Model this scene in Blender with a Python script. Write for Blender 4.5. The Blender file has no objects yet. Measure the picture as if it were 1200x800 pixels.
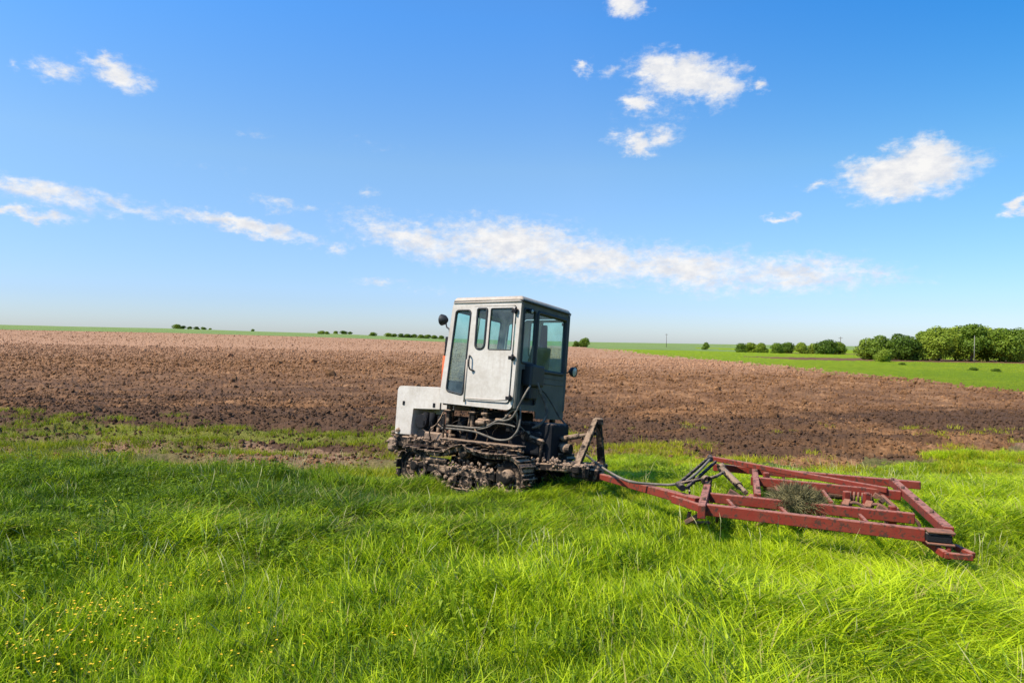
import bpy, bmesh, math, random
import numpy as np
from mathutils import Vector, Matrix
R = math.radians
SC = bpy.context.scene
# ------------------------------------------------------------------ camera
CZ = 2.0
cam_d = bpy.data.cameras.new("camera"); cam = bpy.data.objects.new("camera", cam_d)
SC.collection.objects.link(cam); SC.camera = cam
cam_d.sensor_width = 36; cam_d.lens = 24.0; cam_d.clip_start = 0.05; cam_d.clip_end = 20000
ROLL, PITCH = R(1.0), R(-0.14)
fw = Vector((0, math.cos(PITCH), math.sin(PITCH))); r0 = Vector((1, 0, 0)); u0 = r0.cross(fw)
RR = math.cos(ROLL)*r0 + math.sin(ROLL)*u0; UU = -math.sin(ROLL)*r0 + math.cos(ROLL)*u0
cam.matrix_world = Matrix(((RR.x, UU.x, -fw.x, 0), (RR.y, UU.y, -fw.y, 0), (RR.z, UU.z, -fw.z, CZ), (0, 0, 0, 1)))
FP = 800.0
def ray(px, py): return fw + RR*((px-600)/FP) - UU*((py-400)/FP)
def onz(px, py, z):
    v = ray(px, py); t = (z-CZ)/v.z; return Vector((0, 0, CZ)) + v*t
# ------------------------------------------------------------------ light
SUN_EL, SUN_AZ = R(50), R(-114)       # azimuth measured from +Y towards +X : sun is to the left and a little behind
sdir = Vector((math.sin(SUN_AZ)*math.cos(SUN_EL), math.cos(SUN_AZ)*math.cos(SUN_EL), math.sin(SUN_EL)))
sl = bpy.data.lights.new("sun", 'SUN'); sl.energy = 4.8; sl.angle = R(0.5); sl.color = (1.0, 0.925, 0.79)
so = bpy.data.objects.new("sun", sl); SC.collection.objects.link(so)
so.rotation_euler = sdir.to_track_quat('Z', 'Y').to_euler(); so.location = (-20, -10, 30)
SC.view_settings.view_transform = 'Standard'; SC.view_settings.look = 'None'
SC.view_settings.exposure = 0.45; SC.view_settings.gamma = 1.0

W = bpy.data.worlds.new("World"); SC.world = W; W.use_nodes = True
nt = W.node_tree; nt.nodes.clear(); L = nt.links.new
def N(t, **k):
    n = nt.nodes.new(t)
    for a, b in k.items(): setattr(n, a, b)
    return n
sky = N('ShaderNodeTexSky', sky_type='NISHITA', sun_disc=False)
sky.sun_elevation = SUN_EL; sky.sun_rotation = SUN_AZ; sky.altitude = 0
sky.air_density = 1.0; sky.dust_density = 0.35; sky.ozone_density = 2.2
hs = N('ShaderNodeHueSaturation'); hs.inputs['Saturation'].default_value = 1.12; hs.inputs['Hue'].default_value = 0.498
L(sky.outputs[0], hs.inputs['Color'])
bg = N('ShaderNodeBackground'); bg.inputs[1].default_value = 0.145
tc = N('ShaderNodeTexCoord'); sep = N('ShaderNodeSeparateXYZ'); L(tc.outputs['Generated'], sep.inputs[0])
az = N('ShaderNodeMath', operation='ARCTAN2'); L(sep.outputs[0], az.inputs[0]); L(sep.outputs[1], az.inputs[1])
el = N('ShaderNodeMath', operation='ARCSINE'); L(sep.outputs[2], el.inputs[0])
cmb = N('ShaderNodeCombineXYZ'); L(az.outputs[0], cmb.inputs[0]); L(el.outputs[0], cmb.inputs[1])
# stretch noise sideways a little so far clouds are flat-bottomed and long
mp = N('ShaderNodeMapping'); mp.inputs['Scale'].default_value = (1.0, 1.7, 1.0); L(cmb.outputs[0], mp.inputs[0])
def wnoise(scale, det, rough):
    n = N('ShaderNodeTexNoise'); n.inputs['Scale'].default_value = scale; n.inputs['Detail'].default_value = det
    n.inputs['Roughness'].default_value = rough; L(mp.outputs[0], n.inputs['Vector']); return n
n1 = wnoise(16, 3, .55); n2 = wnoise(38, 6, .62)
def vm(op, a, b):
    n = N('ShaderNodeVectorMath', operation=op)
    for i, v in enumerate((a, b)):
        if isinstance(v, tuple): n.inputs[i].default_value = v
        elif v is not None: L(v, n.inputs[i])
    return n
w1 = vm('MULTIPLY', vm('SUBTRACT', n1.outputs['Color'], (.5, .5, .5)).outputs[0], (.05, .03, 0))
w2 = vm('MULTIPLY', vm('SUBTRACT', n2.outputs['Color'], (.5, .5, .5)).outputs[0], (.045, .030, 0))
pp = vm('ADD', vm('ADD', cmb.outputs[0], w1.outputs[0]).outputs[0], w2.outputs[0])
clouds = [ # centre px, half sizes px, tilt deg, strength
 (40,222,115,15,10,.75),(25,249,70,7,3,.8),(150,240,70,9,12,.5),(285,263,105,9,7,.85),(325,239,38,8,6,.42),(365,244,16,6,0,.35),
 (428,226,17,6,2,.5),(490,282,90,20,12,.80),(600,288,110,30,5,.95),(690,303,110,26,7,.9),(640,272,70,13,10,.65),(800,314,120,25,6,.85),(930,320,120,21,3,.75),(1010,322,75,11,3,.5),(700,330,160,9,3,.3),
 (445,328,42,5,1,.42),(402,290,12,10,20,.6),(500,340,80,5,2,.18),(735,6,23,15,8,1.15),(800,90,62,22,12,1.2),(845,100,30,22,10,1.0),(770,80,30,18,5,1.0),(750,122,22,11,-5,1.0),(888,104,13,8,0,.7),
 (778,160,24,12,-10,.7),(752,170,20,10,10,.95),(730,160,26,9,-10,.45),(765,130,40,30,10,.25),(683,82,9,8,0,.65),(715,83,18,7,0,.42),
 (1065,204,80,24,-3,1.3),(1080,185,45,24,8,1.25),(955,219,22,7,-6,.55),(918,254,20,5,0,.7),(1190,240,18,7,0,.95),
 (67,82,32,11,3,.62),(138,87,36,15,12,.95),(122,76,20,10,5,.8),(12,80,9,6,0,.5),(298,156,18,5,3,.32),(440,170,60,7,5,.10),(235,195,60,7,5,.08)]
skr = N('ShaderNodeValToRGB'); L(sep.outputs[2], skr.inputs[0]); e_ = skr.color_ramp.elements
for k_, (p_, c_) in enumerate([(0.0, (.51, .60, .85)), (.05, (.52, .61, .87)), (.24, (.82, .89, .94)), (.42, (.56, .96, 1.27)), (1.0, (.45, .90, 1.3))]):
    if k_ > 1: e_.new(p_)
    e_[min(k_, len(e_)-1)].position = p_; e_[min(k_, len(e_)-1)].color = (*c_, 1)
skm = N('ShaderNodeMix', data_type='RGBA', blend_type='MULTIPLY'); skm.inputs[0].default_value = 1.0
L(hs.outputs[0], skm.inputs[6]); L(skr.outputs[0], skm.inputs[7])
sq = N('ShaderNodeMath', operation='MULTIPLY'); L(sep.outputs[0], sq.inputs[0]); L(sep.outputs[2], sq.inputs[1])   # deeper blue at the upper right, mostly lens vignette put into the sky
sx = N('ShaderNodeValToRGB'); L(sq.outputs[0], sx.inputs[0]); sx.color_ramp.elements[0].position = .02; sx.color_ramp.elements[0].color = (1, 1, 1, 1); sx.color_ramp.elements[1].position = .24; sx.color_ramp.elements[1].color = (.30, .76, .86, 1)
sk2 = N('ShaderNodeMix', data_type='RGBA', blend_type='MULTIPLY'); sk2.inputs[0].default_value = 1.0
L(skm.outputs[2], sk2.inputs[6]); L(sx.outputs[0], sk2.inputs[7]); L(sk2.outputs[2], bg.inputs[0])
last = None
for (px, py, a, b, t, s) in clouds:
    v = ray(px, py).normalized(); c = (math.atan2(v.x, v.y), math.asin(v.z), 0)
    k = math.cos(math.atan((px-600)/800.0)); sa = a/800.0*k*k; sb = b/800.0*k
    m = N('ShaderNodeMapping', vector_type='TEXTURE'); m.inputs['Location'].default_value = c
    m.inputs['Rotation'].default_value = (0, 0, -R(t)); m.inputs['Scale'].default_value = (sa*1.35, sb*1.45, 1)
    L(pp.outputs[0], m.inputs[0])
    ln = N('ShaderNodeVectorMath', operation='LENGTH'); L(m.outputs[0], ln.inputs[0])
    mm = N('ShaderNodeMath', operation='MULTIPLY_ADD'); L(ln.outputs['Value'], mm.inputs[0])
    mm.inputs[1].default_value = -s; mm.inputs[2].default_value = s
    if last is None: last = mm
    else:
        mx = N('ShaderNodeMath', operation='SMOOTH_MAX'); L(last.outputs[0], mx.inputs[0]); L(mm.outputs[0], mx.inputs[1]); mx.inputs[2].default_value = .08; last = mx
n3 = wnoise(62, 6, .66)
ma = N('ShaderNodeMath', operation='MULTIPLY_ADD'); L(n3.outputs['Fac'], ma.inputs[0]); ma.inputs[1].default_value = 1.0; ma.inputs[2].default_value = -.50
ad = N('ShaderNodeMath', operation='ADD'); L(last.outputs[0], ad.inputs[0]); L(ma.outputs[0], ad.inputs[1])
# only where a cloud body is: fade the noise out elsewhere
dn = N('ShaderNodeMapRange', interpolation_type='SMOOTHERSTEP'); L(ad.outputs[0], dn.inputs[0])
dn.inputs[1].default_value = .0; dn.inputs[2].default_value = .88
gate = N('ShaderNodeMapRange', interpolation_type='SMOOTHSTEP'); L(last.outputs[0], gate.inputs[0]); gate.inputs[1].default_value = -.06; gate.inputs[2].default_value = .10
dm = N('ShaderNodeMath', operation='MULTIPLY'); L(dn.outputs[0], dm.inputs[0]); L(gate.outputs[0], dm.inputs[1])
cr = N('ShaderNodeValToRGB'); cr.color_ramp.elements[0].position = .35; cr.color_ramp.elements[0].color = (.74, .77, .84, 1)
cr.color_ramp.elements[1].position = .62; cr.color_ramp.elements[1].color = (.97, .96, .95, 1); L(n2.outputs['Fac'], cr.inputs[0])
bc = N('ShaderNodeBackground'); bc.inputs[1].default_value = 0.72; L(cr.outputs[0], bc.inputs[0])
ms = N('ShaderNodeMixShader'); L(dm.outputs[0], ms.inputs[0]); L(bg.outputs[0], ms.inputs[1]); L(bc.outputs[0], ms.inputs[2])
wo = N('ShaderNodeOutputWorld'); L(ms.outputs[0], wo.inputs[0])

# ------------------------------------------------------------------ helpers
rng = np.random.default_rng(7); random.seed(7)
def tag(o, label=None, cat=None, group=None, kind=None):
    if label: o['label'] = label
    if cat: o['category'] = cat
    if group: o['group'] = group
    if kind: o['kind'] = kind
    return o
def link(o, parent=None):
    SC.collection.objects.link(o)
    if parent is not None: o.parent = parent
    return o
def empty(name, mat=None):
    o = bpy.data.objects.new(name, None); o.empty_display_size = .2; link(o)
    if mat is not None: o.matrix_world = mat
    return o
def npmesh(name, verts, faces, mats=(), smooth=False, link_it=True, parent=None):
    me = bpy.data.meshes.new(name); verts = np.asarray(verts, dtype=np.float32)
    me.vertices.add(len(verts)); me.vertices.foreach_set('co', verts.ravel())
    faces = [np.asarray(f) for f in (faces if isinstance(faces, list) else [faces])]
    faces = [f for f in faces if len(f)]
    loops = np.concatenate([f.ravel() for f in faces]).astype(np.int32)
    tot = np.concatenate([np.full(len(f), f.shape[1]) for f in faces]).astype(np.int32)
    st = np.concatenate([[0], np.cumsum(tot)[:-1]]).astype(np.int32)
    me.loops.add(len(loops)); me.loops.foreach_set('vertex_index', loops)
    me.polygons.add(len(tot)); me.polygons.foreach_set('loop_start', st); me.polygons.foreach_set('loop_total', tot)
    if smooth: me.polygons.foreach_set('use_smooth', np.ones(len(tot), bool))
    for m in mats: me.materials.append(m)
    me.update(calc_edges=True); me.validate()
    o = bpy.data.objects.new(name, me)
    if link_it: link(o, parent)
    return o
def hash2(ix, iy, seed):
    h = (ix.astype(np.int64)*374761393 + iy.astype(np.int64)*668265263 + seed*1274126177) & 0x7fffffff
    h = ((h ^ (h >> 13))*1274126177) & 0x7fffffff
    return ((h ^ (h >> 16)) & 0xffff)/65535.0
def vnoise(x, y, seed=0):
    ix = np.floor(x); iy = np.floor(y); fx = x-ix; fy = y-iy; fx = fx*fx*(3-2*fx); fy = fy*fy*(3-2*fy)
    a = hash2(ix, iy, seed); b = hash2(ix+1, iy, seed); c = hash2(ix, iy+1, seed); d = hash2(ix+1, iy+1, seed)
    return a+(b-a)*fx+(c-a)*fy+(a-b-c+d)*fx*fy
def fbm(x, y, seed=0, o=4, g=.5):
    s = 0; a = 1; t = 0
    for i in range(o):
        s = s+a*vnoise(x*2**i+17*i, y*2**i-9*i, seed+i); t += a; a *= g
    return s/t
def sstep(a, b, x):
    t = np.clip((x-a)/(b-a), 0, 1); return t*t*(3-2*t)

# ------------------------------------------------------------------ materials
class MT:
    def __init__(s, name):
        s.m = bpy.data.materials.new(name); s.m.use_nodes = True; s.t = s.m.node_tree; s.n = s.t.nodes
        s.b = s.n['Principled BSDF']; s.l = s.t.links.new; s.out = s.n['Material Output']
        s.tc = s.n.new('ShaderNodeTexCoord')
    def noise(s, scale, det=4, rough=.55, co='Object', dist=0):
        n = s.n.new('ShaderNodeTexNoise'); n.inputs['Scale'].default_value = scale; n.inputs['Detail'].default_value = det
        n.inputs['Roughness'].default_value = rough; n.inputs['Distortion'].default_value = dist
        if co == 'World':
            g = s.n.new('ShaderNodeNewGeometry'); s.l(g.outputs['Position'], n.inputs['Vector'])
        elif co: s.l(s.tc.outputs[co], n.inputs['Vector'])
        return n.outputs['Fac']
    def ramp(s, inp, stops, interp='LINEAR'):
        r = s.n.new('ShaderNodeValToRGB'); e = r.color_ramp.elements; r.color_ramp.interpolation = interp
        while len(e) < len(stops): e.new(.5)
        for k, (p, c) in enumerate(stops):
            e[k].position = p; e[k].color = (c, c, c, 1) if isinstance(c, (int, float)) else (*c, 1)
        s.l(inp, r.inputs[0]); return r.outputs[0]
    def mix(s, fac, a, b, mode='MIX'):
        x = s.n.new('ShaderNodeMix'); x.data_type = 'RGBA'; x.blend_type = mode
        for k, v in ((0, fac), (6, a), (7, b)):
            if isinstance(v, (int, float)): x.inputs[k].default_value = v
            elif isinstance(v, tuple): x.inputs[k].default_value = (*v, 1)
            else: s.l(v, x.inputs[k])
        return x.outputs[2]
    def bump(s, inp, strength=.4, dist=.02):
        b = s.n.new('ShaderNodeBump'); b.inputs['Strength'].default_value = strength; b.inputs['Distance'].default_value = dist
        s.l(inp, b.inputs['Height']); s.l(b.outputs[0], s.b.inputs['Normal']); return b
    def math(s, op, a, b=None, c=None):
        n = s.n.new('ShaderNodeMath'); n.operation = op
        for k, v in enumerate((a, b, c)):
            if v is None: continue
            if isinstance(v, (int, float)): n.inputs[k].default_value = v
            else: s.l(v, n.inputs[k])
        return n.outputs[0]
    def done(s, col, rough=.7, metal=0, spec=.5):
        if isinstance(col, tuple): s.b.inputs['Base Color'].default_value = (*col, 1)
        else: s.l(col, s.b.inputs['Base Color'])
        if isinstance(rough, (int, float)): s.b.inputs['Roughness'].default_value = rough
        else: s.l(rough, s.b.inputs['Roughness'])
        s.b.inputs['Metallic'].default_value = metal; s.b.inputs['Specular IOR Level'].default_value = spec
        return s.m
M = {}
def upness(t, lo=.45, hi=.95):
    g = t.n.new('ShaderNodeNewGeometry'); sp = t.n.new('ShaderNodeSeparateXYZ'); t.l(g.outputs['True Normal'], sp.inputs[0])
    return t.ramp(sp.outputs[2], [(lo, 0.0), (hi, 1.0)])
def mk_paint(name, base, dirt, rust, rough=.45, dirt_amt=.55, rust_lo=.66, sc=1.0, dust=None):
    t = MT(name)
    a = t.noise(3.2*sc, 6, .65); c = t.mix(t.ramp(a, [(.40, 0.0), (.75, dirt_amt)]), base, dirt)
    g = t.noise(22*sc, 6, .7); c = t.mix(t.ramp(g, [(.42, 0.0), (.7, .28)]), c, dirt)
    mpn = t.n.new('ShaderNodeMapping'); mpn.inputs['Scale'].default_value = (16, 16, 1.3); t.l(t.tc.outputs['Object'], mpn.inputs[0])
    sn = t.n.new('ShaderNodeTexNoise'); sn.inputs['Scale'].default_value = 1; sn.inputs['Detail'].default_value = 5; t.l(mpn.outputs[0], sn.inputs['Vector'])
    c = t.mix(t.ramp(sn.outputs['Fac'], [(.54, 0.0), (.76, .32)]), c, tuple(.5*(p+q) for p, q in zip(dirt, rust)))
    if dust: c = t.mix(t.math('MULTIPLY', upness(t), t.ramp(g, [(.3, .35), (.6, .8)])), c, dust)
    r = t.noise(9*sc, 8, .72, dist=.4); c = t.mix(t.ramp(r, [(rust_lo, 0.0), (rust_lo+.05, .9)]), c, rust)
    t.bump(t.math('ADD', t.math('MULTIPLY', g, .25), t.math('MULTIPLY', a, 1.6)), .35, .012)
    return t.done(c, t.ramp(g, [(.3, rough), (.8, min(1, rough+.35))]), 0, .4)
M['white'] = mk_paint('white_paint', (.585, .525, .455), (.30, .235, .17), (.20, .09, .04), .42, .50, .645)
M['white2'] = mk_paint('white_paint_worn', (.48, .40, .32), (.30, .22, .15), (.22, .10, .045), .5, .6, .62)
M['grey'] = mk_paint('shaded_grey_paint', (.058, .060, .048), (.20, .18, .15), (.12, .06, .035), .55, .5, .68)  # grey paint, darkened to put the cab rear's shade into the colour
M['red'] = mk_paint('red_paint', (.205, .017, .007), (.16, .05, .025), (.055, .025, .015), .75, .6, .53, 2.0, dust=(.42, .20, .14))
M['orange'] = mk_paint('orange_paint', (.62, .10, .02), (.30, .12, .06), (.16, .06, .03), .6, .5, .62)
def mk_mud(name, mud, metal, lo, hi, bump=.7):
    t = MT(name); a = t.noise(9, 7, .65); b = t.noise(45, 5, .7)
    c1 = t.mix(t.ramp(b, [(.3, 0.0), (.7, 1.0)]), tuple(x*.62 for x in mud), mud)
    cov = t.math('ADD', a, t.math('MULTIPLY_ADD', upness(t, .1, .9), .26, -.10))
    c = t.mix(t.ramp(cov, [(lo, 0.0), (hi, 1.0)]), metal, c1); t.bump(b, bump, .03)
    return t.done(c, .9, 0, .25)
M['mud'] = mk_mud('dried_mud', (.46, .31, .205), (.16, .11, .08), .3, .5, .9)
M['muddy'] = mk_mud('mud_caked_iron', (.42, .28, .18), (.014, .011, .009), .41, .56)
M['iron'] = mk_mud('greasy_iron', (.20, .145, .11), (.012, .012, .014), .54, .66, .4)
M['rusty'] = mk_mud('rusty_iron', (.34, .15, .09), (.10, .06, .045), .38, .6, .4)
M['hose'] = mk_mud('dusty_rubber', (.27, .225, .17), (.07, .065, .06), .35, .6, .3)
M['rubber'] = MT('black_rubber').done((.016, .017, .018), .6)
t = MT('dark_interior'); M['dark'] = t.done(t.ramp(t.noise(8), [(.3, (.02, .022, .025)), (.8, (.055, .055, .055))]), .8)
t = MT('seat_vinyl'); M['seat'] = t.done((.008, .008, .009), .6)
M['blue'] = MT('blue_cloth').done((.012, .05, .13), .9)
t = MT('lamp_lens'); M['lens'] = t.done((.35, .36, .34), .12)
t = MT('tinted_glass')
for x in list(t.n):
    if x != t.out: t.n.remove(x)
tr = t.n.new('ShaderNodeBsdfTransparent'); tr.inputs[0].default_value = (.68, .93, .91, 1)
gl = t.n.new('ShaderNodeBsdfGlossy'); gl.inputs['Roughness'].default_value = .03
df = t.n.new('ShaderNodeBsdfDiffuse'); df.inputs[0].default_value = (.42, .50, .47, 1)
fr = t.n.new('ShaderNodeFresnel'); gg = t.n.new('ShaderNodeNewGeometry')
t.l(t.math('MULTIPLY_ADD', gg.outputs['Backfacing'], 1/1.5-1.5, 1.5), fr.inputs[0])
mx1 = t.n.new('ShaderNodeMixShader'); gn = t.n.new('ShaderNodeTexNoise'); gn.inputs['Scale'].default_value = 3.5; gn.inputs['Detail'].default_value = 6; t.l(t.n.new('ShaderNodeTexCoord').outputs['Object'], gn.inputs['Vector']); t.l(t.ramp(gn.outputs['Fac'], [(.40, .04), (.72, .30)]), mx1.inputs[0]); t.l(tr.outputs[0], mx1.inputs[1]); t.l(df.outputs[0], mx1.inputs[2])
mx2 = t.n.new('ShaderNodeMixShader'); t.l(fr.outputs[0], mx2.inputs[0]); t.l(mx1.outputs[0], mx2.inputs[1]); t.l(gl.outputs[0], mx2.inputs[2])
t.l(mx2.outputs[0], t.out.inputs[0]); M['glass'] = t.m

# soil: dry pinkish clods, moister darker bands (their own patches) plus painted furrow shade, seen up close and far away
def mk_soil(name, inst=False):
    t = MT(name); g = t.n.new('ShaderNodeNewGeometry'); sp = t.n.new('ShaderNodeSeparateXYZ'); t.l(g.outputs['Position'], sp.inputs[0])
    big = t.noise(.22, 4, .6, 'World'); mid = t.noise(1.3, 5, .65, 'World'); fine = t.noise(11, 6, .7, 'World')
    at = t.n.new('ShaderNodeAttribute'); at.attribute_name = 'wet'
    if inst: at.attribute_type = 'INSTANCER'
    grain = t.noise(.55, 9, .82, 'World'); col = t.ramp(grain, [(.34, (.080, .034, .011)), (.50, (.26, .125, .050)), (.64, (.46, .245, .112))])
    col = t.mix(t.ramp(fine, [(.35, .7), (.58, 0.0)]), col, (.09, .045, .022))
    wet = t.math('ADD', at.outputs['Fac'], t.math('MULTIPLY_ADD', big, .9, -.45))
    wet = t.math('ADD', wet, t.math('MULTIPLY_ADD', mid, 1.1, -.55))
    col = t.mix(t.ramp(wet, [(.2, 0.0), (.85, 1.0)]), col, t.mix(fine, (.032, .018, .010), (.16, .085, .045)))
    col = t.mix(t.ramp(t.math('MULTIPLY', at.outputs['Fac'], -1.0), [(.02, 0.0), (.40, .75)]), col, t.mix(grain, (.30, .155, .078), (.56, .325, .19)))
    at2 = t.n.new('ShaderNodeAttribute'); at2.attribute_name = 'weed'
    wd = t.math('ADD', at2.outputs['Fac'], t.math('MULTIPLY_ADD', mid, .9, -.45))
    col = t.mix(t.ramp(wd, [(.45, 0.0), (.62, .75)]), col, t.mix(fine, (.12, .14, .02), (.25, .24, .05)))
    t.bump(fine, .8, .05)
    return t.done(col, .95, 0, .15)
M['soil'] = mk_soil('ploughed_soil'); M['clod'] = mk_soil('clod_soil', True)
def mk_meadow(name, c1, c2, c3):
    t = MT(name); big = t.noise(.06, 4, .6, 'World'); mid = t.noise(.9, 6, .75, 'World'); f = t.noise(6, 6, .8, 'World')
    col = t.mix(t.ramp(big, [(.35, 0.0), (.7, 1.0)]), c1, c2)
    col = t.mix(t.ramp(mid, [(.45, .0), (.62, .75)]), col, c3)
    col = t.mix(t.ramp(f, [(.35, .3), (.6, .0)]), col, (.07, .12, .012))
    t.bump(f, 1.0, .25)
    return t.done(col, .9, 0, .1)
M['meadow'] = mk_meadow('meadow_grass', (.22, .31, .006), (.31, .37, .010), (.17, .25, .006))
M['farfield'] = mk_meadow('hazed_green_crop', (.19, .26, .075), (.25, .31, .095), (.17, .23, .065))  # saturation lowered to paint distance haze into the crop colours
t = MT('verge_soil'); g = t.noise(2.5, 5, .6, 'World'); h = t.noise(18, 5, .7, 'World')
c = t.mix(t.ramp(g, [(.4, 0.0), (.6, 1.0)]), (.045, .085, .006), (.085, .12, .012))
at = t.n.new('ShaderNodeAttribute'); at.attribute_name = 'bare'
c = t.mix(at.outputs['Fac'], c, t.mix(t.ramp(h, [(.35, 0.0), (.65, 1.0)]), (.12, .065, .034), (.34, .20, .115)))
t.bump(h, .8, .04); M['verge'] = t.done(c, .95, 0, .15)

# ------------------------------------------------------------------ terrain
UX = np.array([-1.3, -.75, -.5, -.25, -.10, 0, .11, .31, .5, .75, 1.3])
RA = np.array([3.3, 2.7, 2.6, 2.0, 1.3, .8, .0, -.2, -.2, -.2, -.2])           # height at 230 m
RB = np.array([9.5, 8.6, 7.8, 5.3, 2.6, 1.6, 1.5, 1.6, 1.9, 3.0, 3.4])       # height of the low ridge at 700 m
def Hbase(x, y):
    y = np.maximum(y, .5); u = x/y
    a = np.interp(u, UX, RA); b = np.interp(u, UX, RB)
    z = -.32*sstep(8.8, 12.5, y)
    z = z + a*sstep(35, 230, y) + (b-a)*sstep(230, 720, y) - 30*sstep(760, 3500, y)
    z = z + (b*0.0)
    z = z + .05*(fbm(x*.6, y*.6, 5, 3)-.5)*sstep(60, 20, y)*2 + .4*(fbm(x*.02, y*.02, 8, 2)-.5)*sstep(60, 200, y)
    return z
def field_near(x):   # depth where ploughed soil starts
    return np.interp(x, [-14, -8, -4, -1, 1, 3, 4.5, 6, 8, 9.5, 12, 20], [15.2, 14.6, 13.9, 13.2, 13.6, 14.8, 13.2, 12.6, 13.3, 14.6, 16.0, 18.5])
def zone(x, y):      # 0 verge, 1 field, 2 meadow, 3 far crop, 4 dark soil under the grove
    wob = (fbm(x*.7, y*.7, 21, 3)-.5)
    z = np.zeros(x.shape, int)
    z[y > field_near(x)+wob*2.2] = 1
    right = 27.5+1.6*wob+ (fbm(x*.05, y*.05, 3, 2)-.5)*2
    right = right+(vnoise(x*2.2, y*.9, 5)-.5)*(1.2+y*.05)+(vnoise(x*6, y*3, 6)-.5)*(1.0+y*.03)
    z[(x > right) & (y > 26)] = 2
    z[(x > 22) & (y > 12) & (y <= 26) & (x > right-1.5+(26-y)*.35)] = 2
    z[(y > 212+8*wob) & (x < 80)] = 3
    z[(y > 330)] = 3
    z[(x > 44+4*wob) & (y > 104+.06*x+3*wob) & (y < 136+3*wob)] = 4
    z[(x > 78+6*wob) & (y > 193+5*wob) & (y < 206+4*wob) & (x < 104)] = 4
    z[(x > 12) & (x < 26) & (y > 210) & (y < 240)] = 1
    return z
def clod_disp(x, y):
    d = (fbm(x*3.6, y*3.6, 31, 5, .68)-.5)*np.interp(y, [12, 18, 40, 80], [.17, .20, .24, .26]) + np.abs(fbm(x*7.3, y*7.3, 41, 2)-.5)*.10
    wp = (fbm(x*.25, y*.25, 51, 3)-.5)*2.6
    ru = np.sin((y+wp-.10*x)*2*np.pi/1.55)
    rut = np.sign(ru)*np.abs(ru)**.6*.13*sstep(27, 15, y)*(0.4+fbm(x*.3, y*.3, 61, 2))
    return d + rut + (fbm(x*.8, y*.8, 71, 2)-.5)*.14
def wet_shade_f(x, y):
    band = np.exp(-((y-17.6-.06*x)/2.9)**2)*.85 + sstep(60, 18, y)*.42
    band = band*(1-.62*sstep(1.5, 4, x)*(1-sstep(11, 14, x)))
    patch = .75*np.exp(-(((x-15.5)/4.2)**2+((y-21.5)/2.6)**2)) + .45*np.exp(-(((x-23)/5)**2+((y-205)/16)**2))
    shade_stripe = (vnoise(x*.22+3, (y-.08*x)*1.9, 87)-.5)*.9*sstep(11, 14, y)*sstep(30, 19, y) + (vnoise(x*.5, y*4.2, 88)-.5)*.5*sstep(34, 20, y)  # streaks paint the furrows' shade into the soil as extra dampness
    return band + patch + shade_stripe + .28*sstep(75, 26, y) - .07 - .34*sstep(34, 110, y) - .16*sstep(4, 9, x)*sstep(19, 26, y)
def weedf(x, y):
    return .62*np.exp(-((y-16.4-.02*x)/.35)**2)*sstep(1, -4, x) + .55*np.exp(-((y-15.3)/.5)**2)*sstep(0, -3, x) + .34*np.exp(-(((x-11)/4.5)**2+((y-21)/4.5)**2)) + .30*np.exp(-((y-14.2)/1.6)**2)*sstep(3, 0, x)
rows = [1.2]
while rows[-1] < 6000:
    d = rows[-1]
    st = .12 if d < 11.5 else max(.055, d*d/(683*2.3)*.75)
    rows.append(d+min(st, 400))
rows = np.array(rows); cols = np.concatenate([np.linspace(-1.5, -.85, 160), np.linspace(-.85, .85, 1250)[1:-1], np.linspace(.85, 1.5, 160)])
Y, U = np.meshgrid(rows, cols, indexing='ij')
Yj = Y; X = U*Yj
ZN = zone(X, Yj)
Z = Hbase(X, Yj)
soilm = ((ZN == 1) | (ZN == 4)).astype(float)
edge = sstep(-.6, 1.2, Yj-field_near(X))
disp = clod_disp(X, Yj)
Z = Z + soilm*disp*edge*np.where(Yj > 60, .6, 1) + (1-soilm)*disp*(.25+.5*sstep(10.5, 12.5, Yj))*(Yj < 24)
Z = Z + (ZN >= 2)*(Yj > 25)*(Yj < 200)*(fbm(X*1.3, Yj*1.3, 81, 3)-.5)*.25*(ZN != 4)
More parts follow.
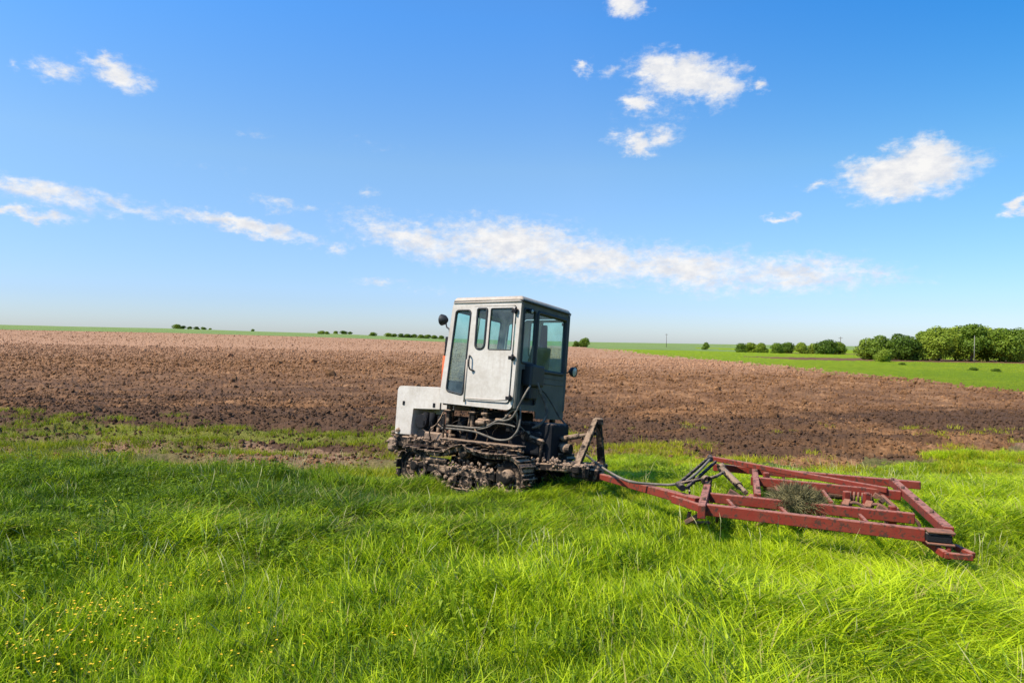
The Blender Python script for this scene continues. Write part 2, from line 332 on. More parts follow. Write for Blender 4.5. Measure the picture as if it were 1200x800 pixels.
# wheel-worn, slightly sunken bare patches near the tractor
V = np.stack([X, Yj, Z], -1).reshape(-1, 3)
nr, nc = Y.shape; idx = np.arange(nr*nc).reshape(nr, nc)
F = np.stack([idx[:-1, :-1], idx[:-1, 1:], idx[1:, 1:], idx[1:, :-1]], -1).reshape(-1, 4)
FZ = ZN[:-1, :-1].ravel()
def bare_f(x, y):
    b = sstep(.50, .60, fbm(x*.8, y*.9, 91, 3)) * sstep(10.2, 12.2, y+.25*np.clip(-x-3, 0, 5)*0)
    near = np.exp(-(((x+4.2)/2.8)**2+((y-12.6)/1.0)**2))*.9
    return np.clip(b*.8+near+sstep(12.3, 14.2, y)*.6, 0, 1)*sstep(10, 11.2, y)
for name, zs, mat in (('verge_ground', (0,), 'verge'), ('ploughed_field', (1,), 'soil'), ('meadow', (2,), 'meadow'), ('far_fields', (3,), 'farfield'), ('grove_soil', (4,), 'soil')):
    f = F[np.isin(FZ, zs)]
    if not len(f): continue
    un, inv = np.unique(f.ravel(), return_inverse=True)
    o = npmesh(name, V[un], inv.reshape(-1, 4), [M[mat]], smooth=name not in ('ploughed_field',))
    o['kind'] = 'structure'
    if mat == 'soil':
        xx, yy = V[un][:, 0], V[un][:, 1]
        w = wet_shade_f(xx, yy) if name == 'ploughed_field' else np.full(len(xx), .55)
        a = o.data.attributes.new('wet', 'FLOAT', 'POINT'); a.data.foreach_set('value', w.astype(np.float32))
        a = o.data.attributes.new('weed', 'FLOAT', 'POINT'); a.data.foreach_set('value', (weedf(xx, yy) if name == 'ploughed_field' else xx*0+.2).astype(np.float32))
    if mat == 'verge':
        a = o.data.attributes.new('bare', 'FLOAT', 'POINT'); a.data.foreach_set('value', bare_f(V[un][:, 0], V[un][:, 1]).astype(np.float32))
# ground behind and beside the viewer, so the sheet goes on in every direction
B9 = 9000
gp = npmesh('ground', [(-B9, -B9, -.03), (B9, -B9, -.03), (B9, 1.25, -.03), (-B9, 1.25, -.03), (-B9, 1.25, -1.0), (B9, 1.25, -1.0), (B9, B9, -90), (-B9, B9, -90)],
            np.array([[0, 1, 2, 3], [3, 2, 5, 4], [4, 5, 6, 7]]), [M['meadow']]); gp['kind'] = 'structure'
def gz(x, y):
    x = np.atleast_1d(np.asarray(x, float)); y = np.atleast_1d(np.asarray(y, float))
    zn = zone(x, y); return Hbase(x, y) + np.where((zn == 1), 1, (.25+.5*sstep(10.5, 12.5, y))*(y < 24))*clod_disp(x, y)*np.where(zn == 1, sstep(-.6, 1.2, y-field_near(x)), 1)

# ------------------------------------------------------------------ mesh building
class MB:
    def __init__(s): s.bm = bmesh.new()
    def hull8(s, P, bev=0, seg=1):
        vs = [s.bm.verts.new(p) for p in P]
        fs = [s.bm.faces.new([vs[i] for i in q]) for q in ((0, 3, 2, 1), (4, 5, 6, 7), (0, 1, 5, 4), (1, 2, 6, 5), (2, 3, 7, 6), (3, 0, 4, 7))]
        if bev > 0:
            es = list({e for f in fs for e in f.edges})
            bmesh.ops.bevel(s.bm, geom=es, offset=bev, segments=seg, affect='EDGES', profile=.5)
        return s
    def box(s, lo, hi, bev=.008, seg=1):
        (a, b, c), (d, e, f) = lo, hi
        return s.hull8([(a, b, c), (d, b, c), (d, e, c), (a, e, c), (a, b, f), (d, b, f), (d, e, f), (a, e, f)], bev, seg)
    def beam(s, p0, p1, w, h, up=(0, 0, 1), bev=.006, w1=None, h1=None, off=0):
        p0, p1, up = Vector(p0), Vector(p1), Vector(up); d = (p1-p0).normalized(); x = d.cross(up).normalized(); z = x.cross(d)
        w1 = w if w1 is None else w1; h1 = h if h1 is None else h1
        P = []
        for dz in (-1, 1):
            for (p, sx, ww, hh) in ((p0, -1, w, h), (p1, -1, w1, h1), (p1, 1, w1, h1), (p0, 1, w, h)):
                P.append(p + x*(sx*ww/2) + z*(dz*hh/2))
        P = [P[0], P[3], P[2], P[1], P[4], P[7], P[6], P[5]]
        s.hull8(P, bev); return s
    def tube(s, pts, r, seg=8, cap=True, rr=None):
        pts = [Vector(p) for p in pts]; rings = []; prev = None
        for i, p in enumerate(pts):
            t = (pts[min(i+1, len(pts)-1)]-pts[max(i-1, 0)]).normalized()
            if prev is None:
                a = Vector((0, 0, 1)) if abs(t.z) < .9 else Vector((1, 0, 0)); n = t.cross(a).normalized()
            else: n = (prev - t*prev.dot(t)).normalized()
            prev = n; b = t.cross(n); q = rr[i] if rr else r
            rings.append([s.bm.verts.new(p+(n*math.cos(2*math.pi*k/seg)+b*math.sin(2*math.pi*k/seg))*q) for k in range(seg)])
        for a, b in zip(rings[:-1], rings[1:]):
            for k in range(seg):
                f = s.bm.faces.new((a[k], a[(k+1) % seg], b[(k+1) % seg], b[k])); f.smooth = True
        if cap: s.bm.faces.new(rings[0][::-1]); s.bm.faces.new(rings[-1])
        return s
    def cyl(s, p0, p1, r, seg=20, r1=None):
        return s.tube([p0, p1], r, seg, rr=[r, r if r1 is None else r1])
    def lathe(s, c, axis, prof, seg=24):          # prof: (distance along axis, radius)
        c, ax = Vector(c), Vector(axis).normalized(); pts = [c+ax*max(-9, q[0]) for q in prof]
        n = ax.orthogonal().normalized(); b = ax.cross(n); rings = []
        for p, q in zip(pts, prof):
            rings.append([s.bm.verts.new(p+(n*math.cos(2*math.pi*k/seg)+b*math.sin(2*math.pi*k/seg))*max(q[1], 1e-4)) for k in range(seg)])
        for a, d in zip(rings[:-1], rings[1:]):
            for k in range(seg): s.bm.faces.new((a[k], a[(k+1) % seg], d[(k+1) % seg], d[k])).smooth = True
        return s
    def prism(s, poly, f0, f1, bev=0, seg=2):       # poly 2-D, f0/f1 map 2-D -> 3-D for both caps
        a = [s.bm.verts.new(f0(*p)) for p in poly]; b = [s.bm.verts.new(f1(*p)) for p in poly]; n = len(poly)
        fs = [s.bm.faces.new(a), s.bm.faces.new(b[::-1])]
        for i in range(n): fs.append(s.bm.faces.new((a[(i+1) % n], a[i], b[i], b[(i+1) % n])))
        if bev: bmesh.ops.bevel(s.bm, geom=list({e for f in fs for e in f.edges}), offset=bev, segments=seg, affect='EDGES', profile=.5)
        return s
    def clod(s, c, r, sq=1.0):
        m = Matrix.Translation(c) @ Matrix.Rotation(random.uniform(0, 6), 4, Vector((random.random(), random.random(), random.random()+.1)).normalized())
        g = bmesh.ops.create_icosphere(s.bm, subdivisions=1, radius=r, matrix=m @ Matrix.Diagonal((1, random.uniform(.6, 1), random.uniform(.5, .9)*sq, 1)))
        for v in g['verts']:
            v.co += (v.co-Vector(c))*random.uniform(-.3, .3)
        return s
    def build(s, name, mat, parent=None, jit=0):
        if jit:
            for v in s.bm.verts: v.co += Vector((random.uniform(-jit, jit), random.uniform(-jit, jit), random.uniform(-jit, jit)))
        bmesh.ops.recalc_face_normals(s.bm, faces=s.bm.faces)
        me = bpy.data.meshes.new(name); s.bm.to_mesh(me); s.bm.free(); me.materials.append(M[mat] if isinstance(mat, str) else mat)
        o = link(bpy.data.objects.new(name, me), parent)
        if name == 'caked_mud': o['kind'] = 'stuff'
        return o
def smoothpath(pts, n=6):
    P = [Vector(p) for p in pts]; out = []
    for i in range(len(P)-1):
        a, b, c, d = P[max(i-1, 0)], P[i], P[i+1], P[min(i+2, len(P)-1)]
        for k in range(n):
            t = k/n; out.append(.5*((2*b)+(c-a)*t+(2*a-5*b+4*c-d)*t*t+(3*b-a-3*c+d)*t**3))
    out.append(P[-1]); return out
def roundpoly(P, r, n=5):
    out = []; m = len(P); rs = r if isinstance(r, (list, tuple)) else [r]*m
    for i in range(m):
        p, a, b = Vector(P[i]), Vector(P[i-1]), Vector(P[(i+1) % m]); q = rs[i]
        if q <= 0: out.append(tuple(p)); continue
        u = (a-p).normalized(); v = (b-p).normalized(); s0, s1 = p+u*q, p+v*q
        for k in range(n+1):
            t = k/n; out.append(tuple((1-t)**2*s0+2*t*(1-t)*p+t*t*s1))
    return out
def plate(name, mat, parent, outer, holes, fmap, th=.025):
    cu = bpy.data.curves.new(name, 'CURVE'); cu.dimensions = '2D'; cu.fill_mode = 'BOTH'; cu.extrude = th/2
    for poly in [outer]+holes:
        sp = cu.splines.new('POLY'); sp.points.add(len(poly)-1); sp.use_cyclic_u = True
        for i, p in enumerate(poly): sp.points[i].co = (p[0], p[1], 0, 1)
    co = bpy.data.objects.new(name+'_c', cu); SC.collection.objects.link(co); bpy.context.view_layer.update()
    me = bpy.data.meshes.new_from_object(co.evaluated_get(bpy.context.evaluated_depsgraph_get())); bpy.data.objects.remove(co); bpy.data.curves.remove(cu)
    for v in me.vertices: v.co = fmap(v.co.x, v.co.y, v.co.z)
    me.materials.clear(); me.materials.append(M[mat]); me.name = name
    bm = bmesh.new(); bm.from_mesh(me); bmesh.ops.remove_doubles(bm, verts=bm.verts, dist=1e-5); bmesh.ops.recalc_face_normals(bm, faces=bm.faces); bm.to_mesh(me); bm.free()
    return link(bpy.data.objects.new(name, me), parent)
def glass(parent, poly, fmap, name='window_glass'):
    mb = MB(); vs = [mb.bm.verts.new(fmap(*p, 0)) for p in poly]; mb.bm.faces.new(vs)
    return mb.build(name, 'glass', parent)
def seal(parent, poly, fmap, r=.012, name='window_seal', mat='rubber', dz=.0):
    pts = [fmap(*p, dz) for p in poly]; pts = pts+pts[:2]
    return MB().tube(pts, r, 6, cap=False).build(name, mat, parent)

# ------------------------------------------------------------------ the crawler tractor (local: x forward, y its left, z up)
yaw, pi_, ro = .582, -.006, .105
O = Vector((.34, 9.14, -.08)); cy, sy = math.cos(yaw), math.sin(yaw)
fwd = Vector((-cy, sy, 0)); lft = Vector((-sy, -cy, 0)); up = Vector((0, 0, 1))
f2 = math.cos(pi_)*fwd+math.sin(pi_)*up; u2 = -math.sin(pi_)*fwd+math.cos(pi_)*up
l3 = math.cos(ro)*lft+math.sin(ro)*u2; u3 = -math.sin(ro)*lft+math.cos(ro)*u2
TM = Matrix(((f2.x, l3.x, u3.x, O.x), (f2.y, l3.y, u3.y, O.y), (f2.z, l3.z, u3.z, O.z), (0, 0, 0, 1)))
T = empty('crawler_tractor', TM)
tag(T, 'old white crawler tractor with glazed cab and muddy tracks parked at the field edge', 'tractor')
def make_cab():
    root = MB().box((.03, -.62, 1.12), (1.20, .62, 1.16), .01).build('cab_floor', 'dark', T)
    HW = .656
    for sgn in (1, -1):
        fm = lambda a, c, z, s=sgn: Vector((a, s*(HW-.013+z), c))
        fd = lambda a, c, z, s=sgn: Vector((a, s*(HW+.008+z), c))
        outer = roundpoly([(.035, 1.115), (1.245, 1.145), (1.115, 2.535), (-.005, 2.545)], [.10, .03, .07, .05])
        wsw = roundpoly([(.838, 1.27), (1.125, 1.315), (1.052, 2.42), (.80, 2.42)], [.05, .06, .05, .05])
        dop = roundpoly([(.075, 1.20), (.79, 1.20), (.77, 2.475), (.06, 2.475)], .05)
        plate('side_panel', 'white', T, outer, [wsw, dop], fm, .026)
        seal(T, wsw, fm, .013, dz=.013); glass(T, wsw, fm)
        dr = roundpoly([(.085, 1.21), (.782, 1.21), (.762, 2.465), (.07, 2.465)], .045)
        vent = roundpoly([(.525, 1.895), (.675, 1.895), (.672, 2.435), (.515, 2.435)], [.075, .075, .03, .03], 8)
        slid = roundpoly([(.100, 1.89), (.462, 1.89), (.455, 2.435), (.098, 2.435)], .02)
        D = plate('cab_door', 'white', T, dr, [vent, slid], fd, .024)
        seal(D, vent, fd, .016, dz=.012); seal(D, slid, fd, .008, dz=.01)
        glass(D, vent, fd, 'vent_window'); glass(D, slid, fd, 'sliding_window')
        # pressed line and lower lip of the door
        MB().tube([fd(.11, 1.245, .015), fd(.30, 1.232, .015), (fd(.76, 1.232, .015))], .006, 6).build('door_bead', 'white2', D)
        MB().tube(smoothpath([fd(.745, 1.80, .02), fd(.725, 1.79, .055), fd(.722, 1.68, .06), fd(.70, 1.62, .055), fd(.655, 1.60, .02)], 4), .011, 7).build('door_handle', 'iron', D)
        MB().tube([fd(.79, 1.18, .012), fd(.787, 1.75, .018)], .012, 6).build('grab_rail', 'white2', T)
        for hz in (2.40, 1.79, 1.27):
            m = MB(); m.cyl(fd(.06, hz-.04, .022), fd(.06, hz+.04, .022), .017, 10); m.box(tuple(map(min, fd(.03, hz-.022, .0), fd(.13, hz+.022, .02))), tuple(map(max, fd(.03, hz-.022, .0), fd(.13, hz+.022, .02))), .004)
            m.build('hinge', 'iron', D)
        # drip rail along the roof edge
        MB().tube([fm(-.01, 2.525, .022), fm(1.10, 2.525, .022)], .009, 6).build('drip_rail', 'white2', T)
    fr = lambda b, c, z: Vector((.012-z, b, c))
    outer = roundpoly([(-.64, 1.02), (.10, 1.02), (.12, 1.12), (.64, 1.13), (.64, 2.535), (-.64, 2.535)], [.04, .01, .01, .04, .04, .04])
    win = roundpoly([(-.57, 1.66), (.225, 1.66), (.225, 2.445), (-.57, 2.445)], .05)
    win2 = roundpoly([(.275, 1.74), (.565, 1.74), (.565, 2.445), (.275, 2.445)], .03)
    hole = roundpoly([(.13, 1.20), (.54, 1.20), (.54, 1.66), (.13, 1.66)], .04)
    plate('rear_panel', 'grey', T, outer, [win, win2, hole], fr, .024)
    seal(T, win, fr, .032, dz=.004); seal(T, win2, fr, .020, dz=.004); glass(T, win, fr, 'rear_window'); glass(T, win2, fr, 'rear_window')
    MB().tube([fr(-.60, 1.50, .014), fr(.08, 1.50, .014)], .008, 6).build('rear_bead', 'grey', T)
    MB().tube([fr(-.60, 1.58, .014), fr(.08, 1.58, .014)], .006, 6).build('rear_bead', 'grey', T)
    ff = lambda b, c, z: Vector((1.232-(c-1.15)*.088+z, b, c))
    outer = roundpoly([(-.64, 1.14), (.64, 1.14), (.64, 2.53), (-.64, 2.53)], .04)
    wf = roundpoly([(-.55, 1.45), (.55, 1.45), (.55, 2.42), (-.55, 2.42)], .05)
    plate('front_panel', 'white', T, outer, [wf], ff, .024)
    seal(T, wf, ff, .014); glass(T, wf, ff, 'windscreen')
    MB().beam(ff(.0, 1.45, .01), ff(.0, 2.42, .01), .03, .02, up=(1, 0, 0)).build('windscreen_bar', 'white', T)
    # corner posts
    for (a0, b0, a1) in ((.0, .63, -.01), (.0, -.63, -.01)):
        MB().beam((a0+.012, b0, 1.13), (a1+.012, b0, 2.52), .045, .05, up=(1, 0, 0), bev=.015).build('corner_post', 'grey', T)
    for b0 in (.625, -.625):
        MB().beam((1.222, b0, 1.15), (1.10, b0, 2.52), .045, .05, up=(1, 0, 0), bev=.015).build('corner_post', 'white', T)
    m = MB(); m.hull8([(-.03, -.665, 2.545), (1.125, -.665, 2.545), (1.125, .665, 2.545), (-.03, .665, 2.545), (.01, -.63, 2.605), (1.09, -.63, 2.605), (1.09, .63, 2.605), (.01, .63, 2.605)], .022, 3)
    rf = m.build('roof', 'white2', T)
    for p_ in rf.data.polygons: p_.use_smooth = True
    MB().box((-.03, -.65, 2.532), (1.11, .65, 2.552), .003).build('roof_gasket', 'rubber', rf)
    for b in (-.45, -.15, .15, .45): MB().beam((.05, b, 2.602), (1.03, b, 2.602), .05, .014, bev=.004).build('roof_rib', 'white2', rf)
    MB().box((.02, -.62, 2.47), (1.07, .62, 2.53), .01).build('headliner', 'dark', T)
    # inside
    st = MB().box((.28, -.42, 1.50), (.72, .08, 1.62), .04, 3).build('driver_seat', 'seat', T)
    MB().hull8([(.16, -.42, 1.60), (.27, -.42, 1.60), (.27, .08, 1.60), (.16, .08, 1.60), (.10, -.38, 2.02), (.19, -.38, 2.02), (.19, .04, 2.02), (.10, .04, 2.02)], .03, 3).build('backrest', 'seat', st)
    MB().box((.32, -.36, 1.16), (.66, .02, 1.50), .01).build('seat_base', 'dark', st)
    MB().box((.98, -.55, 1.16), (1.14, .30, 1.55), .02).build('dashboard', 'dark', T)
    sw = MB().tube([(.98, -.16, 1.5), (.84, -.16, 1.78)], .016, 8).build('steering_column', 'dark', T)
    c = Vector((.84, -.16, 1.78)); ax = Vector((-.45, 0, .89)); n = Vector((0, 1, 0)); b_ = ax.cross(n)
    MB().tube([c+(n*math.cos(2*math.pi*k/20)+b_*math.sin(2*math.pi*k/20))*.18 for k in range(21)], .013, 6, cap=False).build('steering_wheel', 'rubber', sw)
    MB().hull8([(.30, -.62, 1.75), (.44, -.62, 1.75), (.44, -.55, 1.75), (.30, -.55, 1.75), (.33, -.62, 2.38), (.43, -.62, 2.38), (.43, -.58, 2.38), (.33, -.58, 2.38)], .015).build('hanging_jacket', 'blue', T)
    # black control box sticking out of the hole in the rear wall, hoses come out of it
    m = MB(); m.box((-.11, .12, 1.44), (.05, .46, 1.73), .03, 2); m.box((-.07, .20, 1.27), (.06, .40, 1.45), .02); m.build('control_box', 'rubber', T)
    m = MB(); m.box((.05, .10, 1.17), (.30, .58, 1.70), .01); m.build('rear_opening_fill', 'dark', T)  # dark block filling the opening in the rear wall
make_cab()
def lamp(name, c, d, arm, r):
    m = MB(); c = Vector(c); d = Vector(d).normalized()
    m.lathe(c, d, [(-.095*r/.085, .012), (-.08*r/.085, r*.45), (-.04, r*.85), (0, r), (.015, r*1.04), (.022, r*.98), (.02, r*.9)], 20)
    o = m.build(name, 'rubber', T)
    MB().lathe(c, d, [(.012, r*.93), (.022, r*.6), (.026, .001)], 20).build('lens', 'lens', o)
    MB().tube(smoothpath(arm, 4), .011, 7).build('lamp_bracket', 'rubber', o)
lamp('headlight', (1.33, .60, 2.30), (1, .1, 0), [(1.27, .60, 2.28), (1.24, .61, 2.20), (1.18, .62, 2.16), (1.15, .64, 2.05)], .078)
lamp('rear_lamp', (-.06, -.775, 1.72), (-1, 0, -.1), [(.0, -.76, 1.72), (.01, -.70, 1.70), (.02, -.64, 1.70)], .075)
lamp('small_rear_lamp', (-.045, .47, 2.42), (-1, 0, -.1), [(-.0, .47, 2.44), (.01, .47, 2.47)], .035)
# hood: one L-shaped sheet-metal body, nose at the front
m = MB()
hood = roundpoly([(1.20, 1.05), (1.96, 1.045), (1.96, .64), (2.27, .64), (2.28, 1.35), (1.20, 1.365)], [0, .0, .0, .02, .06, 0], 4)
m.prism(hood, lambda a, c: Vector((a, -.36, c)), lambda a, c: Vector((a, .36, c)), .014, 2); H = m.build('hood', 'white', T)
for sb in (.364, -.364):
    for a_ in (1.56, 2.14): MB().box((a_-.02, sb-.006, 1.07), (a_+.02, sb+.006, 1.13), .003).build('latch', 'iron', H)
MB().beam((1.44, .363, 1.03), (1.44, .363, 1.36), .02, .008, up=(0, 1, 0), bev=.002).build('hood_strap', 'iron', H)
m = MB()
for k in range(9): m.box((2.283, -.27+k*.065, .72), (2.292, -.25+k*.065, 1.24), .002)
m.build('grille', 'rubber', H)
m = MB().tube([(1.50, .25, 1.34), (1.50, .25, 1.82)], .045, 14).build('exhaust_pipe', 'orange', T)
MB().tube([(1.50, .25, 1.82), (1.50, .25, 2.10)], .030, 12).build('exhaust_tip', 'iron', m)
# engine and running gear
m = MB(); m.box((.95, -.22, .55), (1.85, .22, .96), .03, 2)
for k in range(4): m.box((1.05+k*.19, .20, .74), (1.19+k*.19, .27, .96), .02)
E_ = m.build('engine_block', 'iron', T)
m = MB(); m.cyl((1.30, .32, .78), (1.30, .32, 1.02), .065, 14); m.cyl((1.30, .32, .70), (1.30, .32, .77), .05, 14); m.build('oil_filter', 'rusty', E_)
m = MB(); m.cyl((1.62, .30, .80), (1.62, .30, .99), .045, 12); m.cyl((1.74, .30, .80), (1.74, .30, .99), .045, 12); m.build('fuel_filter', 'iron', E_)
m = MB(); m.box((1.18, .28, .60), (1.66, .42, .72), .02)
for k in range(4): m.cyl((1.24+k*.11, .35, .70), (1.24+k*.11, .35, .79), .022, 8)
m.build('fuel_pump', 'mud', E_)
for k in range(4): MB().tube(smoothpath([(1.24+k*.11, .35, .79), (1.22+k*.13, .33, .87), (1.12+k*.19, .27, .93)], 4), .006, 5).build('fuel_line', 'iron', E_)
m = MB(); m.cyl((1.80, .12, .86), (1.80, .34, .86), .10, 20); m.cyl((1.78, .10, .66), (1.78, .33, .66), .08, 20); m.build('belt_pulley', 'iron', E_)
m = MB(); m.box((-.34, -.24, .40), (.90, .24, .98), .04, 2); m.box((-.20, -.30, .55), (.30, .30, .86), .04, 2); m.box((.30, -.34, .86), (.95, .34, 1.09), .02); m.build('gearbox', 'iron', T)
m = MB()
for b in (-.34, .34): m.box((.02, b-.04, .46), (2.05, b+.04, .60), .01)
m.box((1.95, -.40, .46), (2.10, .40, .62), .015); m.box((2.06, -.30, .50), (2.36, -.10, .62), .02); m.box((2.02, .14, .44), (2.28, .34, .66), .03)
m.build('main_frame', 'muddy', T)
m = MB(); m.box((2.22, .10, .38), (2.36, .42, .58), .03); m.box((2.24, .14, .56), (2.32, .36, .66), .02)
for k in range(30): m.clod((random.uniform(2.18, 2.36), random.uniform(.05, .44), random.uniform(.36, .70)), random.uniform(.02, .05))
m.build('front_bracket', 'mud', T)
for (a, b) in ((.12, .55), (.50, .55), (.70, .55), (1.12, .55), (.12, -.55), (.70, -.55), (1.12, -.55)):
    m = MB(); m.box((a-.03, b-.04, .84), (a+.03, b+.04, 1.13), .008); m.box((a-.05, b-.06, 1.02), (a+.05, b+.06, 1.06), .01); m.build('cab_mount', 'muddy', T)
m = MB(); m.box((.42, .40, .86), (.62, .60, .98), .02); m.cyl((.46, .62, .92), (.60, .62, .92), .035, 12); m.box((.20, .46, .90), (.34, .60, 1.0), .02); m.build('hydraulic_valve', 'muddy', T)
def hose(name, pts, r, mat='hose', parent=None): return MB().tube(smoothpath(pts, 7), r, 8).build(name, mat, parent or T)
hose('hydraulic_pipe', [(1.22, .56, .80), (.95, .60, .805), (.66, .60, .80), (.45, .60, .76), (.28, .60, .725), (.12, .60, .735), (.02, .60, .79), (-.04, .58, .90), (-.03, .54, 1.05), (.02, .5, 1.2)], .014)
hose('hydraulic_pipe', [(1.20, .57, .84), (.85, .61, .845), (.60, .61, .85), (.42, .60, .90), (.28, .60, .97), (.15, .61, .98), (.04, .62, 1.03), (-.04, .61, 1.18), (-.10, .58, 1.33), (-.09, .45, 1.45)], .013)
hose('hydraulic_pipe', [(.60, .60, .83), (.42, .62, .87), (.30, .62, .93), (.10, .62, .93), (.0, .60, .91)], .010)
hose('hydraulic_pipe', [(.30, .58, .97), (.18, .60, 1.00), (.08, .60, 1.10), (.02, .6, 1.12), (.0, .56, 1.02), (.02, .50, .90)], .015)
hose('rear_hose', [(-.10, .30, 1.50), (-.14, .26, 1.38), (-.18, .18, 1.22), (-.20, .17, 1.08), (-.16, .24, .96), (-.05, .26, .9)], .018)
hose('rear_hose', [(-.02, .06, 1.42), (-.06, -.02, 1.36), (-.10, -.16, 1.22), (-.12, -.30, 1.08), (-.2, -.38, .96)], .014)
hose('rear_hose', [(-.02, .10, 1.40), (-.05, .0, 1.32), (-.05, -.05, 1.2), (-.1, .05, 1.0)], .009)
m = MB()
for k in range(7):
    a = .15+k*.22; b = random.uniform(.36, .5); m.tube(smoothpath([(a, b, .62), (a+random.uniform(-.1, .1), b+.04, .75), (a+random.uniform(-.2, .2), b, .86), (a+random.uniform(-.3, .3), b-.05, 1.02)], 4), .010, 6)
m.tube([(1.16, .60, .66), (1.16, .60, 1.0)], .013, 6); m.tube([(.80, .56, .62), (.72, .60, 1.1)], .011, 6)
m.build('control_rods', 'muddy', T)
def track(s):
    bc = s*.62
    P = lambda a, c, b=0: Vector((a, bc+s*b, c))
    # path round idler (front), sprocket (rear), slack top run with a hump over the carrier roller
    ic, ir, sc_, sr = (1.56, .26), .245, (.02, .275), .27
    path = []
    for k in range(9): t = R(-90+k*20); path.append((ic[0]+ir*math.cos(t), ic[1]+ir*math.sin(t)))
    path += [(1.30, .475), (1.06, .49), (.86, .565), (.72, .60), (.55, .555), (.30, .53)]
    for k in range(9): t = R(85+k*22); path.append((sc_[0]+sr*math.cos(t), sc_[1]+sr*math.sin(t)))
    path += [(.3, .0), (.8, .0), (1.2, .0)]
    pts = smoothpath([Vector((p[0], p[1], 0)) for p in path]+[Vector((*path[0], 0))], 8)
    Ls = [0]
    for a, b in zip(pts[:-1], pts[1:]): Ls.append(Ls[-1]+(b-a).length)
    n = 36; root = None; m = MB(); mg = MB()
    for k in range(n):
        q = Ls[-1]*k/n; i = max(j for j in range(len(Ls)) if Ls[j] <= q); i = min(i, len(pts)-2); f = (q-Ls[i])/max(1e-6, Ls[i+1]-Ls[i]); p = pts[i].lerp(pts[i+1], f)
        d = (pts[i+1]-pts[i]).normalized(); nr_ = Vector((d.y, -d.x, 0))
        j = lambda: random.uniform(-.006, .006)
        h = Ls[-1]/n*.44
        def Q(al, no, b): e = p+d*al+nr_*no; return P(e.x+j(), e.y+j(), b)
        m.hull8([Q(-h, .0, -.15), Q(h, .0, -.15), Q(h, .0, .15), Q(-h, .0, .15), Q(-h, .022, -.15), Q(h, .022, -.15), Q(h, .022, .15), Q(-h, .022, .15)], .004)
        m.hull8([Q(-.012, .022, -.15), Q(.012, .022, -.15), Q(.012, .022, .15), Q(-.012, .022, .15), Q(-.006, .06, -.15), Q(.006, .06, -.15), Q(.006, .06, .15), Q(-.006, .06, .15)], .002)
        for bb in (-.07, .07):
            m.hull8([Q(-h*1.1, -.05, bb-.015), Q(h*1.1, -.05, bb-.015), Q(h*1.1, -.05, bb+.015), Q(-h*1.1, -.05, bb+.015), Q(-h*1.1, 0, bb-.015), Q(h*1.1, 0, bb-.015), Q(h*1.1, 0, bb+.015), Q(-h*1.1, 0, bb+.015)], .006)
        for _ in range(5): mg.clod(Q(random.uniform(-h, h), random.uniform(.0, .03), random.uniform(-.15, .15)), random.uniform(.008, .022))
    C_ = m.build('track_chain', 'muddy', T); mg.build('caked_mud', 'mud', C_)
    # idler: open wheel with mud-filled spokes
    m = MB(); ax = (0, s, 0)
    m.lathe(P(*ic, -.06), ax, [(0, .16), (0, .215), (.12, .215), (.12, .16), (0, .16)], 28)
    m.lathe(P(*ic, -.08), ax, [(0, .0), (0, .06), (.17, .06), (.17, .035), (.17, .0)], 18)
    for k in range(5):
        t = R(k*72+20); m.beam(P(ic[0]+.04*math.cos(t), ic[1]+.04*math.sin(t), .02), P(ic[0]+.17*math.cos(t), ic[1]+.17*math.sin(t), .02), .07, .05, up=ax)
    I_ = m.build('idler_wheel', 'muddy', T)
    mg = MB()
    for k in range(70):
        t = random.choice([R(50), R(110), R(200), R(290), R(330)])+random.uniform(-.35, .35); q = random.uniform(.03, .22); mg.clod(P(ic[0]+q*math.cos(t), ic[1]+q*math.sin(t), random.uniform(0, .06)), random.uniform(.012, .032))
    mg.build('caked_mud', 'mud', I_)
    m = MB(); m.lathe(P(*sc_, -.05), ax, [(0, .10), (0, .20), (.07, .20), (.07, .10), (0, .10)], 26); m.lathe(P(*sc_, -.10), ax, [(0, 0), (0, .10), (.16, .10), (.22, .075), (.22, 0)], 20)
    for k in range(11):
        t = R(k*360/11); m.beam(P(sc_[0]+.19*math.cos(t), sc_[1]+.19*math.sin(t), -.015), P(sc_[0]+.25*math.cos(t), sc_[1]+.25*math.sin(t), -.015), .05, .06, up=ax, w1=.04, h1=.03)
    S_ = m.build('drive_sprocket', 'muddy', T)
    mg = MB()
    for k in range(70):
        mg.clod(P(sc_[0]+random.uniform(-.17, .15), sc_[1]+random.uniform(-.24, -.07), random.uniform(-.02, .06)), random.uniform(.012, .032))
    mg.build('caked_mud', 'mud', S_)
    for a in (.40, .66, .92, 1.18):
        m = MB(); m.lathe(P(a, .125, -.09), ax, [(0, 0), (0, .105), (.03, .105), (.035, .08), (.125, .08), (.13, .105), (.15, .105), (.15, .085), (.135, .08), (.135, .04), (.16, .035), (.16, 0)], 20); m.build('road_wheel', 'muddy', T)
    m = MB(); m.lathe(P(.74, .50, -.06), ax, [(0, 0), (0, .06), (.14, .06), (.14, .02), (.14, 0)], 16); m.build('carrier_roller', 'muddy', T)
    m = MB(); m.box((.22, min(bc-.05, bc+.05), .20), (1.34, max(bc-.05, bc+.05), .31), .012); m.beam(P(1.2, .27), P(1.5, .27), .05, .09)
    m.beam(P(.74, .30), P(.74, .47), .05, .05, up=(0, 1, 0)); m.beam(P(.60, .30, -.1), P(.98, .42, -.1), .06, .05); m.cyl(P(1.0, .36, .03), P(1.36, .36, .03), .045, 14)
    F_ = m.build('track_frame', 'muddy', T)
    mg = MB()
    for k in range(170): mg.clod(P(random.uniform(.22, 1.4), random.choice([.31, .33, .20, .12, .06, .03, .38])+random.uniform(-.03, .03), random.uniform(-.04, .10)), random.uniform(.012, .036))
